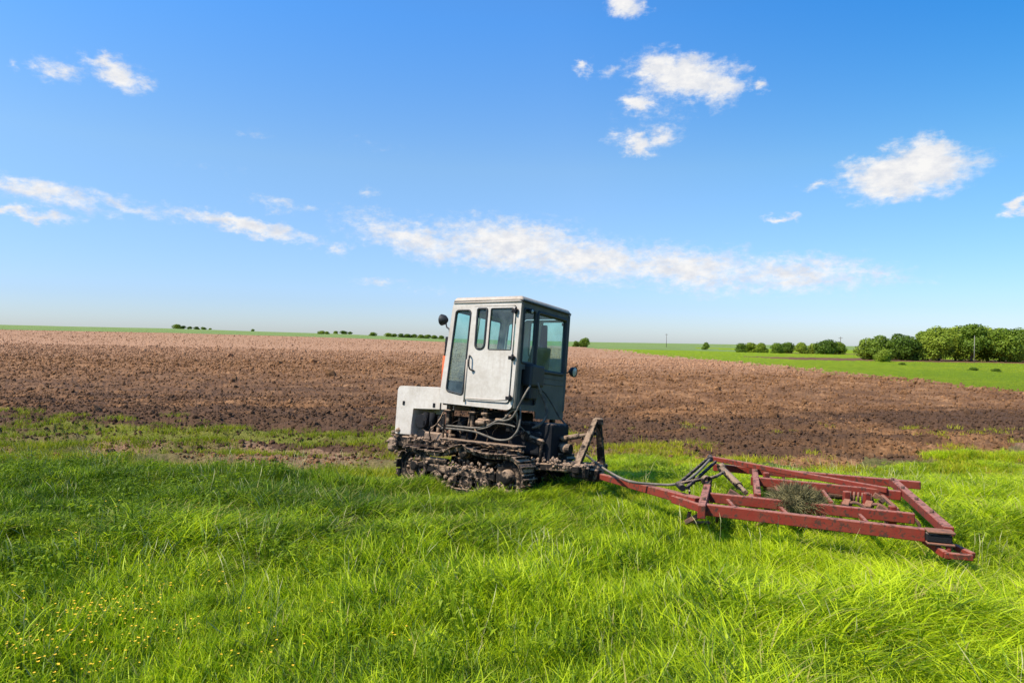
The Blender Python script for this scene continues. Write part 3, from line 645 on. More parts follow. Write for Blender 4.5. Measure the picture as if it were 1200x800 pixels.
    mg.build('caked_mud', 'mud', F_)
    # mud lying on the top run
    # mud-covered fender ledge under the cab
    m = MB(); m.beam(P(-.10, .66, -.05), P(1.15, .66, -.05), .22, .03); m.build('fender', 'muddy', T)
for s in (1, -1): track(s)
m = MB()
for k in range(90): m.clod((random.uniform(.0, 1.9), random.uniform(.32, .42), .60+random.uniform(-.02, .05)), random.uniform(.010, .03))
for k in range(50): m.clod((random.uniform(1.15, 1.95), random.uniform(.30, .44), random.uniform(.57, .63)), random.uniform(.015, .04))
m.build('caked_mud', 'mud', T)
# rear linkage: lower links, lift arms, A-shaped hitch frame
for b in (.30, -.30): MB().beam((.10, b, .40), (-.80, b, .46), .07, .10, bev=.015).build('lower_link', 'muddy', T)
m = MB(); m.beam((-.80, -.42, .45), (-.80, .42, .45), .10, .10, bev=.015)
m.beam((-.76, .33, .46), (-.86, .03, 1.08), .055, .10, up=(-1, 0, 0), h1=.07); m.beam((-.80, -.33, .46), (-.86, -.03, 1.06), .055, .10, up=(-1, 0, 0), h1=.07)
m.box((-.93, -.05, 1.0), (-.82, .05, 1.10), .02); m.box((-.95, -.12, .30), (-.76, .12, .46), .02); m.box((-.90, .22, .34), (-.72, .36, .52), .02)
A_ = m.build('hitch_frame', 'muddy', T)
mg = MB()
for k in range(60): mg.clod((random.uniform(-.86, .0), .31+random.uniform(-.03, .04), .46+random.uniform(-.02, .05)+.05*random.random()), random.uniform(.012, .04))
for k in range(30): mg.clod((random.uniform(-.95, -.72), random.uniform(-.4, .4), .49+random.uniform(-.02, .04)), random.uniform(.012, .035))
mg.build('caked_mud', 'mud', A_)
m = MB(); m.beam((.0, .30, .78), (-.26, .30, .72), .07, .09, bev=.02); m.tube([(-.24, .31, .72), (-.22, .31, .42)], .020, 8); m.tube([(-.24, -.31, .72), (-.22, -.31, .42)], .020, 8); m.beam((.0, -.30, .78), (-.26, -.30, .72), .07, .09, bev=.02); m.cyl((.0, -.36, .80), (.0, .36, .80), .06, 14); m.build('lift_arms', 'muddy', T)
m = MB(); m.tube([(-.10, .0, .74), (-.86, .0, .90)], .024, 10); m.tube([(-.30, .0, .77), (-.62, .0, .85)], .036, 10); m.build('top_link', 'muddy', T)
MB().cyl((-.34, 0, .66), (-.50, 0, .66), .07, 16).build('power_shaft', 'muddy', T); MB().cyl((-.2, .0, .58), (-.42, .0, .58), .04, 12).build('drawbar_pin', 'muddy', T)

# ------------------------------------------------------------------ red cultivator frame lying in the grass
ZP = .42
root_loc = Vector((2.6, 6.8, 0)); CU = empty('cultivator', Matrix.Translation(root_loc))
tag(CU, 'red rusty cultivator frame of parallel beams lying in grass behind the tractor', 'cultivator')
Wp = lambda px, py, z=ZP: onz(px, py, z) - root_loc
class CB(MB):
    pass
def cbeam(name, p0, p1, w, h, mat='red', top=True, parent=CU, **k):
    p0, p1 = Vector(p0), Vector(p1)
    if top: p0 = p0-Vector((0, 0, h/2)); p1 = p1-Vector((0, 0, h/2))
    return MB().beam(p0, p1, w, h, **k).build(name, mat, parent)
B1a, B1b = Wp(819, 589), Wp(1084, 619)
cbeam('long_beam', B1a, B1b, .07, .11)
cbeam('long_beam', Wp(832, 577, .41), Wp(1072, 601, .41), .06, .10)
cbeam('long_beam', Wp(880, 558, .415), Wp(1056, 575, .415), .06, .10)
cbeam('long_beam', Wp(836, 543, .40), Wp(1079, 564, .40), .07, .09)
cbeam('diagonal_beam', Wp(833, 534, .50), Wp(1040, 571, .445), .05, .06)
cbeam('cross_beam', Wp(1046, 560, .435), Wp(1112, 617, .435), .085, .085)
cbeam('cross_beam', Wp(830, 563, .435), Wp(822, 592, .435), .075, .13)
cbeam('cross_beam', Wp(884, 544, .425), Wp(888, 578, .425), .07, .11)
# open beam end with its cap plate, black inside
e0 = Wp(1085, 619, .43); e1 = Wp(1118, 622, .43)
m = MB(); m.beam(e0-Vector((0, 0, .012)), e1-Vector((0, 0, .012)), .13, .02); m.beam(e0-Vector((0, 0, .115)), e1-Vector((0, 0, .115)), .12, .02); m.build('beam_end', 'rusty', CU)
m = MB(); m.beam(e0-Vector((0, 0, .065)), e0.lerp(e1, .9)-Vector((0, 0, .065)), .09, .07); m.build('hollow_shade_block', 'iron', CU)  # dark block painting in the shade inside the hollow end
m = MB(); m.beam(Wp(1083, 632, .30), Wp(1108, 650, .24), .05, .06); m.beam(Wp(1106, 650, .24), Wp(1140, 653, .24), .045, .05); m.beam(Wp(1118, 640, .27), Wp(1141, 651, .25), .045, .05); m.tube([Wp(1112, 634, .34), Wp(1111, 655, .2)], .022, 8); m.build('rear_bracket', 'red', CU)
# drawbar to the tractor
hp = TM @ Vector((-.93, 0, .37)) - root_loc
d1 = Wp(819, 584, .40)
m = MB(); m.beam(hp, d1-Vector((0, 0, .04)), .07, .07, h1=.10, w1=.11); m.build('drawbar', 'red', CU)
m = MB(); m.beam(hp.lerp(d1, .80)+Vector((-.04, -.05, -.05)), d1+Vector((-.02, -.16, -.06)), .05, .08); m.build('drawbar_brace', 'red', CU)
m = MB(); m.lathe(hp, (0, 0, 1), [(-.03, .02), (-.03, .055), (.04, .055), (.04, .02), (-.03, .02)], 14); m.build('tow_eye', 'muddy', CU)
# raised hydraulic linkage at the front of the frame
t0, t1 = Wp(796, 566, .48), Wp(831, 536, .52)
m = MB(); m.beam(t0, t1, .026, .038); m.beam(t0+Vector((.05, -.13, -.02)), t1+Vector((.05, -.12, -.03)), .026, .038); m.cyl(t1+Vector((-.02, -.14, 0)), t1+Vector((.02, .04, 0)), .035, 12); m.cyl(t0+Vector((-.0, -.15, -.02)), t0+Vector((.0, .04, -.02)), .035, 12); m.build('lift_linkage', 'iron', CU)
c0, c1 = Wp(846, 549, .44), Wp(874, 577, .36)
m = MB(); m.cyl(c0, c0.lerp(c1, .75), .042, 16); m.cyl(c0.lerp(c1, .7), c1, .028, 12); m.cyl(c0+Vector((-.03, 0, 0)), c0+Vector((.03, .02, .02)), .055, 14); m.build('hydraulic_cylinder', 'muddy', CU)
m = MB(); q = Wp(825, 561, .47); m.lathe(q-Vector((.0, .05, 0)), (0.2, -1, 0), [(0, .03), (0, .055), (.06, .055), (.06, .03), (0, .03)], 16); m.tube(smoothpath([q, q+Vector((.12, .02, .02)), Wp(848, 553, .45)], 4), .018, 7); m.tube([q, t0], .018, 7); m.build('cylinder_pipe', 'muddy', CU)
m = MB(); m.beam(Wp(808, 577, .42), Wp(806, 560, .44), .04, .02, up=(1, 0, 0)); m.beam(Wp(813, 566, .30), Wp(813, 556, .5), .03, .03, up=(1, 0, 0)); m.build('upright_lug', 'muddy', CU)
# spring tines hanging under the beams
def tine(p, sgn=1):
    p = Vector(p); m = MB(); d = Vector((.86, -.5, 0))*sgn
    m.tube(smoothpath([p, p+d*.10+Vector((0, 0, .02)), p+d*.20+Vector((0, 0, -.06)), p+d*.17+Vector((0, 0, -.20)), p+d*.05+Vector((0, 0, -.30)), p-d*.03+Vector((0, 0, -.38))], 5), .017, 7)
    m.beam(p+Vector((-.03, -.03, -.02)), p+Vector((.03, .03, .03)), .07, .05); return m.build('spring_tine', 'rusty', CU)
for (px, py, z) in ((940, 600, .26), (880, 584, .30), (992, 590, .33), (1018, 592, .33), (1050, 604, .33), (930, 571, .30), (1000, 578, .30), (900, 553, .30), (980, 562, .30)):
    tine(Wp(px, py, z))
m = MB(); m.beam(Wp(804, 612, .10), Wp(826, 600, .28), .04, .05); m.beam(Wp(806, 612, .08), Wp(832, 612, .08), .06, .02); m.tube([Wp(808, 600, .2), Wp(806, 612, .08)], .02, 7); m.beam(Wp(840, 610, .08), Wp(842, 594, .32), .03, .05); m.build('support_skid', 'rusty', CU)
for (px, py) in ((992, 585), (1016, 587), (1046, 603), (898, 562)):
    m = MB(); a = Wp(px, py, .36); m.box(tuple(a+Vector((-.035, -.02, -.10))), tuple(a+Vector((.035, .03, .09))), .01); m.cyl(a+Vector((-.05, 0, -.05)), a+Vector((.05, 0, -.05)), .025, 10); m.build('tine_clamp', 'red', CU)
cbeam('strut', Wp(1034, 579, .40), Wp(1052, 595, .38), .035, .04, mat='rusty')
m = MB(); a = Wp(1001, 581, .33)
for k in range(7): m.lathe(a+Vector((.035*k-.1, -.02*k, 0)), (.86, -.5, 0), [(0, .045), (0, .06), (.02, .06), (.02, .045), (0, .045)], 14)
m.build('coil_spring', 'rusty', CU)
m = MB(); m.cyl(Wp(895, 571, .26), Wp(1000, 583, .24), .04, 12); m.build('cross_tube', 'rusty', CU)
for (px, py, z) in ((1046, 562, .44), (1058, 572, .44), (1074, 585, .44), (1092, 600, .44), (825, 585, .44), (826, 572, .44), (886, 552, .43), (888, 572, .43)):
    q = Wp(px, py, z); MB().cyl(q-Vector((0, 0, .02)), q+Vector((0, 0, .025)), .018, 6).build('bolt', 'rusty', CU)
for (a, b, z) in (((848, 579), (862, 594), .37), ((905, 583), (925, 603), .35), ((1000, 594), (1018, 612), .36), ((960, 568), (975, 587), .35), ((905, 561), (915, 580), .34)):
    cbeam('spacer_bar', Wp(*a, z), Wp(*b, z), .035, .045)
for (px, py, z) in ((860, 582, .30), (960, 590, .30), (1035, 600, .3), (905, 566, .3), (960, 574, .3), (1030, 586, .3)):
    q = Wp(px, py, z); m = MB(); m.beam(q+Vector((-.05, .02, .06)), q+Vector((.05, -.03, .0)), .05, .06); m.beam(q+Vector((0, 0, 0)), q+Vector((.06, -.04, -.20)), .02, .05, up=(1, 0, 0)); m.build('tine_bracket', 'rusty', CU)
# hose from the tractor to the frame
P0 = TM @ Vector((-.75, .05, .62)); P1 = TM @ Vector((-1.0, .02, .47))
hz = [P0, P1, onz(735, 563, .42), onz(765, 567, .40), onz(792, 567, .43), onz(812, 558, .50), onz(832, 538, .56)]
o = MB().tube(smoothpath(hz, 8), .015, 8).build('hydraulic_hose', 'hose'); tag(o, 'long grey hydraulic hose running from the tractor hitch to the red frame', 'hose')

# ------------------------------------------------------------------ grass and plants
def blade(rs, h, w, lean, dirv, base, seg=4, droop=1.0):
    vs = []; d = np.array([math.cos(dirv), math.sin(dirv)]); sd = np.array([-d[1], d[0]]); fa = rs.uniform(0, 6.28)
    s2 = sd*math.cos(fa*.3)+d*math.sin(fa*.3)
    for k in range(seg+1):
        t = k/seg; out = lean*h*(t**1.8); z = h*(t-.38*droop*lean*t**3); ww = w*(1-t**1.6)*.5 + (.0004)
        c = base+d*out
        vs.append((*(c+s2*ww), z)); 
        if k < seg: vs.append((*(c-s2*ww), z))
    return vs
def tuft(name, n, hr, lr, rad, wr, mat, seed, dirc=None, spread=3.2, seg=4):
    rs = np.random.default_rng(seed); V = []; Q = []; T3 = []; HH = []
    for i in range(n):
        a = rs.uniform(0, 6.28); r = rad*math.sqrt(rs.uniform()); b0 = np.array([r*math.cos(a), r*math.sin(a)])
        dv = rs.uniform(0, 6.28) if dirc is None else dirc+rs.normal()*spread
        vs = blade(rs, rs.uniform(*hr), rs.uniform(*wr), rs.uniform(*lr), dv, b0, seg); o = len(V); V += vs
        for k in range(seg-1): Q.append((o+2*k, o+2*k+1, o+2*k+3, o+2*k+2))
        T3.append((o+2*seg-2, o+2*seg-1, o+2*seg)); tone = rs.uniform()
        HH += [tone]*len(vs)
    ob = npmesh(name, V, [np.array(Q), np.array(T3)], [mat], smooth=True, link_it=False)
    at = ob.data.attributes.new('tone', 'FLOAT', 'POINT'); at.data.foreach_set('value', np.array(HH, np.float32))
    return ob
def mk_grass(name, cols, dry):
    t = MT(name); oi = t.n.new('ShaderNodeObjectInfo'); at = t.n.new('ShaderNodeAttribute'); at.attribute_name = 'tone'
    big = t.noise(.55, 4, .6, 'World'); mid = t.noise(2.2, 3, .6, 'World')
    f = t.math('ADD', t.math('MULTIPLY_ADD', at.outputs['Fac'], .85, -.16), t.math('MULTIPLY', oi.outputs['Random'], .25))
    f = t.math('ADD', f, t.math('MULTIPLY_ADD', big, .95, -.31)); f = t.math('ADD', f, t.math('MULTIPLY_ADD', mid, .8, -.40))
    g = t.n.new('ShaderNodeNewGeometry'); sp = t.n.new('ShaderNodeSeparateXYZ'); t.l(g.outputs['Position'], sp.inputs[0])
    rt = t.n.new('ShaderNodeMapRange'); t.l(sp.outputs[0], rt.inputs[0]); rt.inputs[1].default_value = -5; rt.inputs[2].default_value = 5; rt.inputs[3].default_value = -.10; rt.inputs[4].default_value = .26
    f = t.math('ADD', f, rt.outputs[0])
    ry = t.n.new('ShaderNodeMapRange'); t.l(sp.outputs[1], ry.inputs[0]); ry.inputs[1].default_value = 5.2; ry.inputs[2].default_value = 7.6; ry.inputs[3].default_value = 0; ry.inputs[4].default_value = -.21
    rx = t.n.new('ShaderNodeMapRange'); t.l(sp.outputs[0], rx.inputs[0]); rx.inputs[1].default_value = -1.5; rx.inputs[2].default_value = 1.5; rx.inputs[3].default_value = 1; rx.inputs[4].default_value = .25
    f = t.math('ADD', f, t.math('MULTIPLY', ry.outputs[0], rx.outputs[0]))
    c = t.ramp(f, [(.15, cols[0]), (.5, cols[1]), (.9, cols[2])])
    c = t.mix(t.ramp(at.outputs['Fac'], [(.93, 0.0), (.96, 1.0)]), c, dry)
    t.l(c, t.b.inputs['Base Color']); t.b.inputs['Roughness'].default_value = .5; t.b.inputs['Specular IOR Level'].default_value = .3
    tl = t.n.new('ShaderNodeBsdfTranslucent'); t.l(c, tl.inputs[0]); mx = t.n.new('ShaderNodeMixShader'); mx.inputs[0].default_value = .46
    t.l(t.b.outputs[0], mx.inputs[1]); t.l(tl.outputs[0], mx.inputs[2]); t.l(mx.outputs[0], t.out.inputs[0]); return t.m
G1 = mk_grass('fresh_grass_blades', [(.045, .100, .003), (.205, .335, .004), (.63, .74, .014)], (.50, .44, .11))
G2 = mk_grass('short_grass_blades', [(.20, .25, .008), (.38, .40, .012), (.55, .50, .02)], (.48, .38, .14))
G3 = mk_grass('weed_leaves', [(.11, .18, .006), (.22, .32, .008), (.38, .48, .016)], (.34, .42, .10))
M['flower'] = MT('yellow_petals').done((.85, .50, .012), .6)
def scatter(name, protos, P, rot, scl, ix, label, cat):
    col = bpy.data.collections.new(name+'_kinds')
    for i, p in enumerate(protos): p.name = 'k%02d_%s' % (i, p.name); col.objects.link(p)
    me = bpy.data.meshes.new(name); me.vertices.add(len(P)); me.vertices.foreach_set('co', np.asarray(P, np.float32).ravel())
    a = me.attributes.new('rot', 'FLOAT_VECTOR', 'POINT'); a.data.foreach_set('vector', np.asarray(rot, np.float32).ravel())
    a = me.attributes.new('scl', 'FLOAT', 'POINT'); a.data.foreach_set('value', np.asarray(scl, np.float32))
    a = me.attributes.new('ix', 'INT', 'POINT'); a.data.foreach_set('value', np.asarray(ix, np.int32))
    o = link(bpy.data.objects.new(name, me)); tag(o, label, cat, kind='stuff')
    ng = bpy.data.node_groups.new(name, 'GeometryNodeTree'); ng.interface.new_socket('Geometry', in_out='INPUT', socket_type='NodeSocketGeometry'); ng.interface.new_socket('Geometry', in_out='OUTPUT', socket_type='NodeSocketGeometry')
    n = ng.nodes; gi = n.new('NodeGroupInput'); go = n.new('NodeGroupOutput'); ip = n.new('GeometryNodeInstanceOnPoints'); ci = n.new('GeometryNodeCollectionInfo')
    ci.inputs['Collection'].default_value = col; ci.inputs['Separate Children'].default_value = True; ci.inputs['Reset Children'].default_value = True
    ip.inputs['Pick Instance'].default_value = True
    def na(nm, ty):
        q = n.new('GeometryNodeInputNamedAttribute'); q.data_type = ty; q.inputs['Name'].default_value = nm; return q.outputs['Attribute']
    e = n.new('FunctionNodeEulerToRotation'); ng.links.new(na('rot', 'FLOAT_VECTOR'), e.inputs[0])
    ng.links.new(gi.outputs[0], ip.inputs['Points']); ng.links.new(ci.outputs[0], ip.inputs['Instance']); ng.links.new(na('ix', 'INT'), ip.inputs['Instance Index'])
    ng.links.new(e.outputs[0], ip.inputs['Rotation']); ng.links.new(na('scl', 'FLOAT'), ip.inputs['Scale']); ng.links.new(ip.outputs[0], go.inputs[0])
    md = o.modifiers.new('scatter', 'NODES'); md.node_group = ng; return o
def fanpts(n, d0, d1, um=1.05):
    d = np.sqrt(rng.uniform(d0*d0, d1*d1, n)); return rng.uniform(-1, 1, n)*(um*d+2.2), d
def keep_clear(x, y):        # nothing grows through the tractor's tracks and belly
    lx = (x-O.x)*fwd.x+(y-O.y)*fwd.y; ly = (x-O.x)*lft.x+(y-O.y)*lft.y
    return ~((lx > -.25) & (lx < 1.95) & (np.abs(ly) < .76))
# tall fresh grass of the verge
kinds = []
for i in range(6): kinds.append(tuft('grass_tuft', 44, (.10, .25), (.25, 1.0), .15, (.006, .012), G1, 100+i))
for i in range(6): kinds.append(tuft('grass_lodged', 44, (.17, .33), (.6, 1.35), .16, (.007, .0135), G1, 200+i, dirc=0.0, spread=1.25, seg=5))
x, y = fanpts(49000, 2.0, 15.5)
back = np.interp(x, [-12, -6, -2, 0, 1.2, 2, 3.6, 4.6, 6, 7.5, 9, 12], [10.6, 10.2, 10.0, 10.6, 12.6, 13.6, 13.4, 12.0, 11.6, 12.8, 14.3, 15.5])+(fbm(x*.9, y*.9, 301, 3)-.5)*1.8
k = (y < back) & keep_clear(x, y); x, y = x[k], y[k]
lodg = sstep(.42, .58, fbm(x*.45+4, y*.45, 311, 2)+.06*np.clip(x, -3, 3)); leanpick = rng.uniform(size=len(x)) < lodg*.85
ix = np.where(leanpick, rng.integers(6, 12, len(x)), rng.integers(0, 6, len(x)))
rz = np.where(leanpick, -.35+rng.normal(size=len(x))*.45+(fbm(x*.8, y*.8, 321, 2)-.5)*3, rng.uniform(0, 6.28, len(x)))
lx_ = (x-O.x)*fwd.x+(y-O.y)*fwd.y; ly_ = (x-O.x)*lft.x+(y-O.y)*lft.y
neart = 1-.27*sstep(1.9, 1.2, ly_)*(ly_ > -.2)*sstep(-2.0, -1.2, lx_)*sstep(3.4, 2.5, lx_)
hh = neart*(.66+.66*sstep(.28, .72, fbm(x*1.35, y*1.35, 331, 4, .6)))*(1-.10*sstep(.30, .16, vnoise(x*2.1, y*2.1, 337)))*np.interp(y, [3, 7, 9, 11, 14], [1.0, 1.0, .85, .62, .5])*np.where((x > 1.5) & (x < 5) & (y > 5.6) & (y < 8.5), .8, 1)
scatter('tall_grass', kinds, np.stack([x, y, gz(x, y)-.01], -1), np.stack([rng.normal(size=len(x))*.08, rng.normal(size=len(x))*.08, rz], -1), hh*rng.uniform(.8, 1.2, len(x)), ix, 'thick fresh green grass covering the near verge', 'grass')
t = MT('straw'); M['straw'] = t.done((.42, .40, .17), .8)
def stalks(name, seed):
    rs = np.random.default_rng(seed); V = []; Q = []
    for i in range(3):
        b = np.append(rs.normal(size=2)*.06, 0); d = np.append(rs.normal(size=2)*.10, rs.uniform(.30, .42)); s_ = np.array([.0011, .0006, 0])
        for (p, q, w0, w1) in ((b, b+d*.55, 1, .8), (b+d*.55, b+d*.86+[.01, 0, 0], .8, .6), (b+d*.80, b+d*.92+[.012, 0, 0], .6, 2.6), (b+d*.92+[.012, 0, 0], b+d*1.12+[.035, 0, 0], 2.6, .4)):
            o = len(V); V += [tuple(p-s_*w0), tuple(p+s_*w0), tuple(q+s_*w1), tuple(q-s_*w1)]; Q.append((o, o+1, o+2, o+3))
    return npmesh(name, V, [np.array(Q)], [M['straw']], link_it=False)
kinds = [stalks('seed_stalk', 900+i) for i in range(5)]
x, y = fanpts(1500, 2.6, 11); k = keep_clear(x, y) & (rng.uniform(size=len(x)) < .25+.75*sstep(.45, .6, fbm(x*.6, y*.6, 361, 3))) & ~((np.abs((x-O.x)*lft.x+(y-O.y)*lft.y-1) < 1.2) & (np.abs((x-O.x)*fwd.x+(y-O.y)*fwd.y-.8) < 2)); x, y = x[k], y[k]
scatter('grass_stalks', kinds, np.stack([x, y, gz(x, y)], -1), np.stack([rng.normal(size=len(x))*.15, rng.normal(size=len(x))*.15, rng.uniform(0, 6.28, len(x))], -1), rng.uniform(.6, 1.0, len(x)), rng.integers(0, 5, len(x)), 'thin pale seed stalks standing in the verge grass', 'grass stalks')
# short, patchy, yellower grass thinning out into the soil
kinds = [tuft('short_tuft', 26, (.05, .15), (.2, .9), .15, (.005, .009), G2, 400+i, seg=3) for i in range(5)]
x, y = fanpts(26000, 8.6, 19.5, 1.2)
cov = sstep(.40, .62, fbm(x*.8, y*1.1, 341, 4)+.16*np.clip((field_near(x)-y)/3.0, -1.6, 1.0)+.06*(x > 1)*(x < 5)-.42*np.exp(-(((x+3.6)/2.3)**2+((y-12.2)/.9)**2)))
cov = cov*np.where((x > 1.5) & (y > field_near(x)+.6), .25, 1); cov = np.maximum(cov, .6*sstep(.45, .6, weedf(x, y))*(x < 1))
k = (rng.uniform(size=len(x)) < cov) & keep_clear(x, y); x, y = x[k], y[k]
scatter('short_grass', kinds, np.stack([x, y, gz(x, y)-.005], -1), np.stack([x*0, x*0, rng.uniform(0, 6.28, len(x))], -1), rng.uniform(.6, 1.5, len(x)), rng.integers(0, 5, len(x)), 'short yellowish grass thinning out along the field edge', 'grass')
# broad-leaved weeds on the left
def weed(name, seed):
    rs = np.random.default_rng(seed); V = []; Q = []; tn = []
    for i in range(26):
        a = rs.uniform(0, 6.28); r = .11*math.sqrt(rs.uniform()); h = rs.uniform(.08, .26); c = np.array([r*math.cos(a), r*math.sin(a), h]); d = np.array([math.cos(a+rs.normal()*.6), math.sin(a+rs.normal()*.6), rs.uniform(-.5, .5)]); d /= np.linalg.norm(d)
        s_ = np.cross(d, [0, 0, 1.]); s_ /= np.linalg.norm(s_); l = rs.uniform(.014, .034); w = l*rs.uniform(.22, .4)
        o = len(V); V += [tuple(c-d*l), tuple(c+s_*w+[0, 0, .004]), tuple(c+d*l-[0, 0, .01]), tuple(c-s_*w+[0, 0, .004])]; Q.append((o, o+1, o+2, o+3)); tn += [rs.uniform(0, .85)]*4
        o = len(V); b = c*[.3, .3, 0]; V += [tuple(b-[.002, 0, 0]), tuple(b+[.002, 0, 0]), tuple(c+[.002, 0, 0]), tuple(c-[.002, 0, 0])]; Q.append((o, o+1, o+2, o+3)); tn += [.4]*4
    ob = npmesh(name, V, [np.array(Q)], [G3], link_it=False); at = ob.data.attributes.new('tone', 'FLOAT', 'POINT'); at.data.foreach_set('value', np.array(tn, np.float32)); return ob
kinds = [weed('leafy_weed', 500+i) for i in range(5)]
x, y = fanpts(3600, 2.8, 10.5)
k = (rng.uniform(size=len(x)) < sstep(.44, .60, fbm(x*.7, y*.7, 351, 3)-.05*np.clip(x, -1.5, 3))) & keep_clear(x, y) & ~((np.abs((x-O.x)*lft.x+(y-O.y)*lft.y-1) < 1.2) & (np.abs((x-O.x)*fwd.x+(y-O.y)*fwd.y-.8) < 2)); x, y = x[k], y[k]
scatter('leafy_weeds', kinds, np.stack([x, y, gz(x, y)], -1), np.stack([x*0, x*0, rng.uniform(0, 6.28, len(x))], -1), rng.uniform(.7, 1.3, len(x)), rng.integers(0, 5, len(x)), 'small leafy weeds growing among the verge grass', 'weeds')
# yellow flowers near the lower left corner
def flower(name, seed):
    rs = np.random.default_rng(seed); V = []; Q = []
    for i in range(4):
        c = np.array([*(rs.normal(size=2)*.06), rs.uniform(.20, .30)])
        for k in range(5):
            a = k*1.257+rs.uniform(0, .4); r = rs.uniform(.005, .010); d = np.array([math.cos(a), math.sin(a), .35]); s_ = np.array([-math.sin(a), math.cos(a), 0])
            o = len(V); V += [tuple(c), tuple(c+d*r*.6+s_*r*.45), tuple(c+d*r), tuple(c+d*r*.6-s_*r*.45)]; Q.append((o, o+1, o+2, o+3))
    return npmesh(name, V, [np.array(Q)], [M['flower']], link_it=False)
kinds = [flower('yellow_flower', 600+i) for i in range(4)]
fx, fy = [], []
for (px, py, n, sp) in ((97, 722, 15, .16), (120, 712, 7, .22), (150, 722, 7, .16), (112, 775, 10, .10), (30, 742, 5, .14), (195, 690, 5, .35), (215, 730, 6, .2), (90, 745, 4, .3), (262, 640, 3, .5), (300, 780, 3, .1), (130, 660, 4, .6), (8, 782, 3, .1), (180, 770, 4, .2), (380, 690, 3, .5), (60, 660, 3, .4), (40, 600, 3, .6), (160, 600, 2, .6), (330, 720, 3, .5), (450, 760, 2, .4), (60, 700, 6, .3), (250, 760, 4, .3), (130, 745, 5, .2)):
    p = onz(px, py, .25)
    for _ in range(max(1, int(n*.6))): fx.append(p.x+random.gauss(0, sp)); fy.append(p.y+random.gauss(0, sp))
x, y = np.array(fx), np.array(fy)
scatter('yellow_flowers', kinds, np.stack([x, y, gz(x, y)], -1), np.stack([x*0, x*0, rng.uniform(0, 6.28, len(x))], -1), rng.uniform(.8, 1.25, len(x)), rng.integers(0, 4, len(x)), 'small yellow flowers dotted through the grass', 'flowers')
# loose clods on the ploughed field
def clodmesh(name, seed):
    random.seed(seed); m = MB(); m.clod((0, 0, 0), 1.0); me = bpy.data.meshes.new(name)
    m.bm.to_mesh(me); m.bm.free(); me.materials.append(M['clod']); return bpy.data.objects.new(name, me)
kinds = [clodmesh('clod', 700+i) for i in range(6)]; random.seed(11)
P3 = [fanpts(110000, 10.5, 95, .95), fanpts(75000, 11, 27, .95), fanpts(60000, 50, 205, .85)]
x = np.concatenate([p[0] for p in P3]); y = np.concatenate([p[1] for p in P3]); kind3 = np.concatenate([np.full(len(p[0]), i) for i, p in enumerate(P3)])
k = ((zone(x, y) == 1) | ((bare_f(x, y) > .55) & (y < 15.5) & (zone(x, y) == 0)))
k &= rng.uniform(size=len(x)) < np.where(kind3 == 0, np.interp(y, [12, 20, 50, 80, 95], [1, 1, 1, .7, .3]), np.where(kind3 == 1, np.interp(y, [11, 20, 27], [1, 1, .3]), np.interp(y, [50, 80, 150, 205], [.2, 1, 1, .5])))
x, y, kind3 = x[k], y[k], kind3[k]
sc_ = np.exp(rng.normal(size=len(x))*.5)*np.where(kind3 == 1, .021, np.where(kind3 == 2, .047, .026*np.interp(y, [12, 25, 50, 95], [.9, 1.1, 1.6, 2.1])))
o = scatter('soil_clods', kinds, np.stack([x, y, gz(x, y)+sc_*.25], -1), rng.uniform(0, 6.28, (len(x), 3)), sc_, rng.integers(0, 6, len(x)), 'loose brown clods strewn over the ploughed field', 'soil clods')
a = o.data.attributes.new('wet', 'FLOAT', 'POINT'); a.data.foreach_set('value', np.where(y > 12.6, wet_shade_f(x, y), .0).astype(np.float32))
# clump of dead grass on the cultivator
rs = np.random.default_rng(5); V = []; Q = []; T3 = []; tn = []
for i in range(5200):
    th = rs.uniform(0, 6.28); ph = math.acos(rs.uniform(0, 1)); e = np.array([math.cos(th)*math.sin(ph)*.215, math.sin(th)*math.sin(ph)*.17, math.cos(ph)*.17])*rs.uniform(.65, 1.0)
    dv = rs.normal(size=3); dv[2] = abs(dv[2])*.6; dv += e*6; dv /= np.linalg.norm(dv); s_ = np.cross(dv, rs.normal(size=3)); s_ /= np.linalg.norm(s_); l = rs.uniform(.025, .065); w = .002
    c2 = rs.normal(size=3)*.02; o = len(V); V += [tuple(e-s_*w), tuple(e+s_*w), tuple(e+dv*l*.6+s_*w+c2), tuple(e+dv*l*.6-s_*w+c2), tuple(e+dv*l+c2*2.2)]; Q.append((o, o+1, o+2, o+3)); T3.append((o+3, o+2, o+4))
t = MT('withered_grass'); M['wither'] = t.done(t.ramp(t.noise(14, 3), [(.35, (.035, .038, .010)), (.65, (.27, .22, .09))]), .9)
cl = npmesh('grass_clump', V, [np.array(Q), np.array(T3)], [M['wither']])
p = onz(937, 592, .36); cl.location = p + Vector((0, .06, -.02)); cl.rotation_euler = (0, 0, -.45); cl.scale = (1.18, 1.1, 1.08)
tag(cl, 'rounded clump of withered grey green grass lying across the red beams', 'grass clump')
m = MB(); m.lathe((0, 0, -.05), (0, 0, 1), [(0, .001), (0, .15), (.10, .14), (.16, .09), (.18, .001)], 14); core = m.build('turf_core', 'wither', cl, jit=.02)

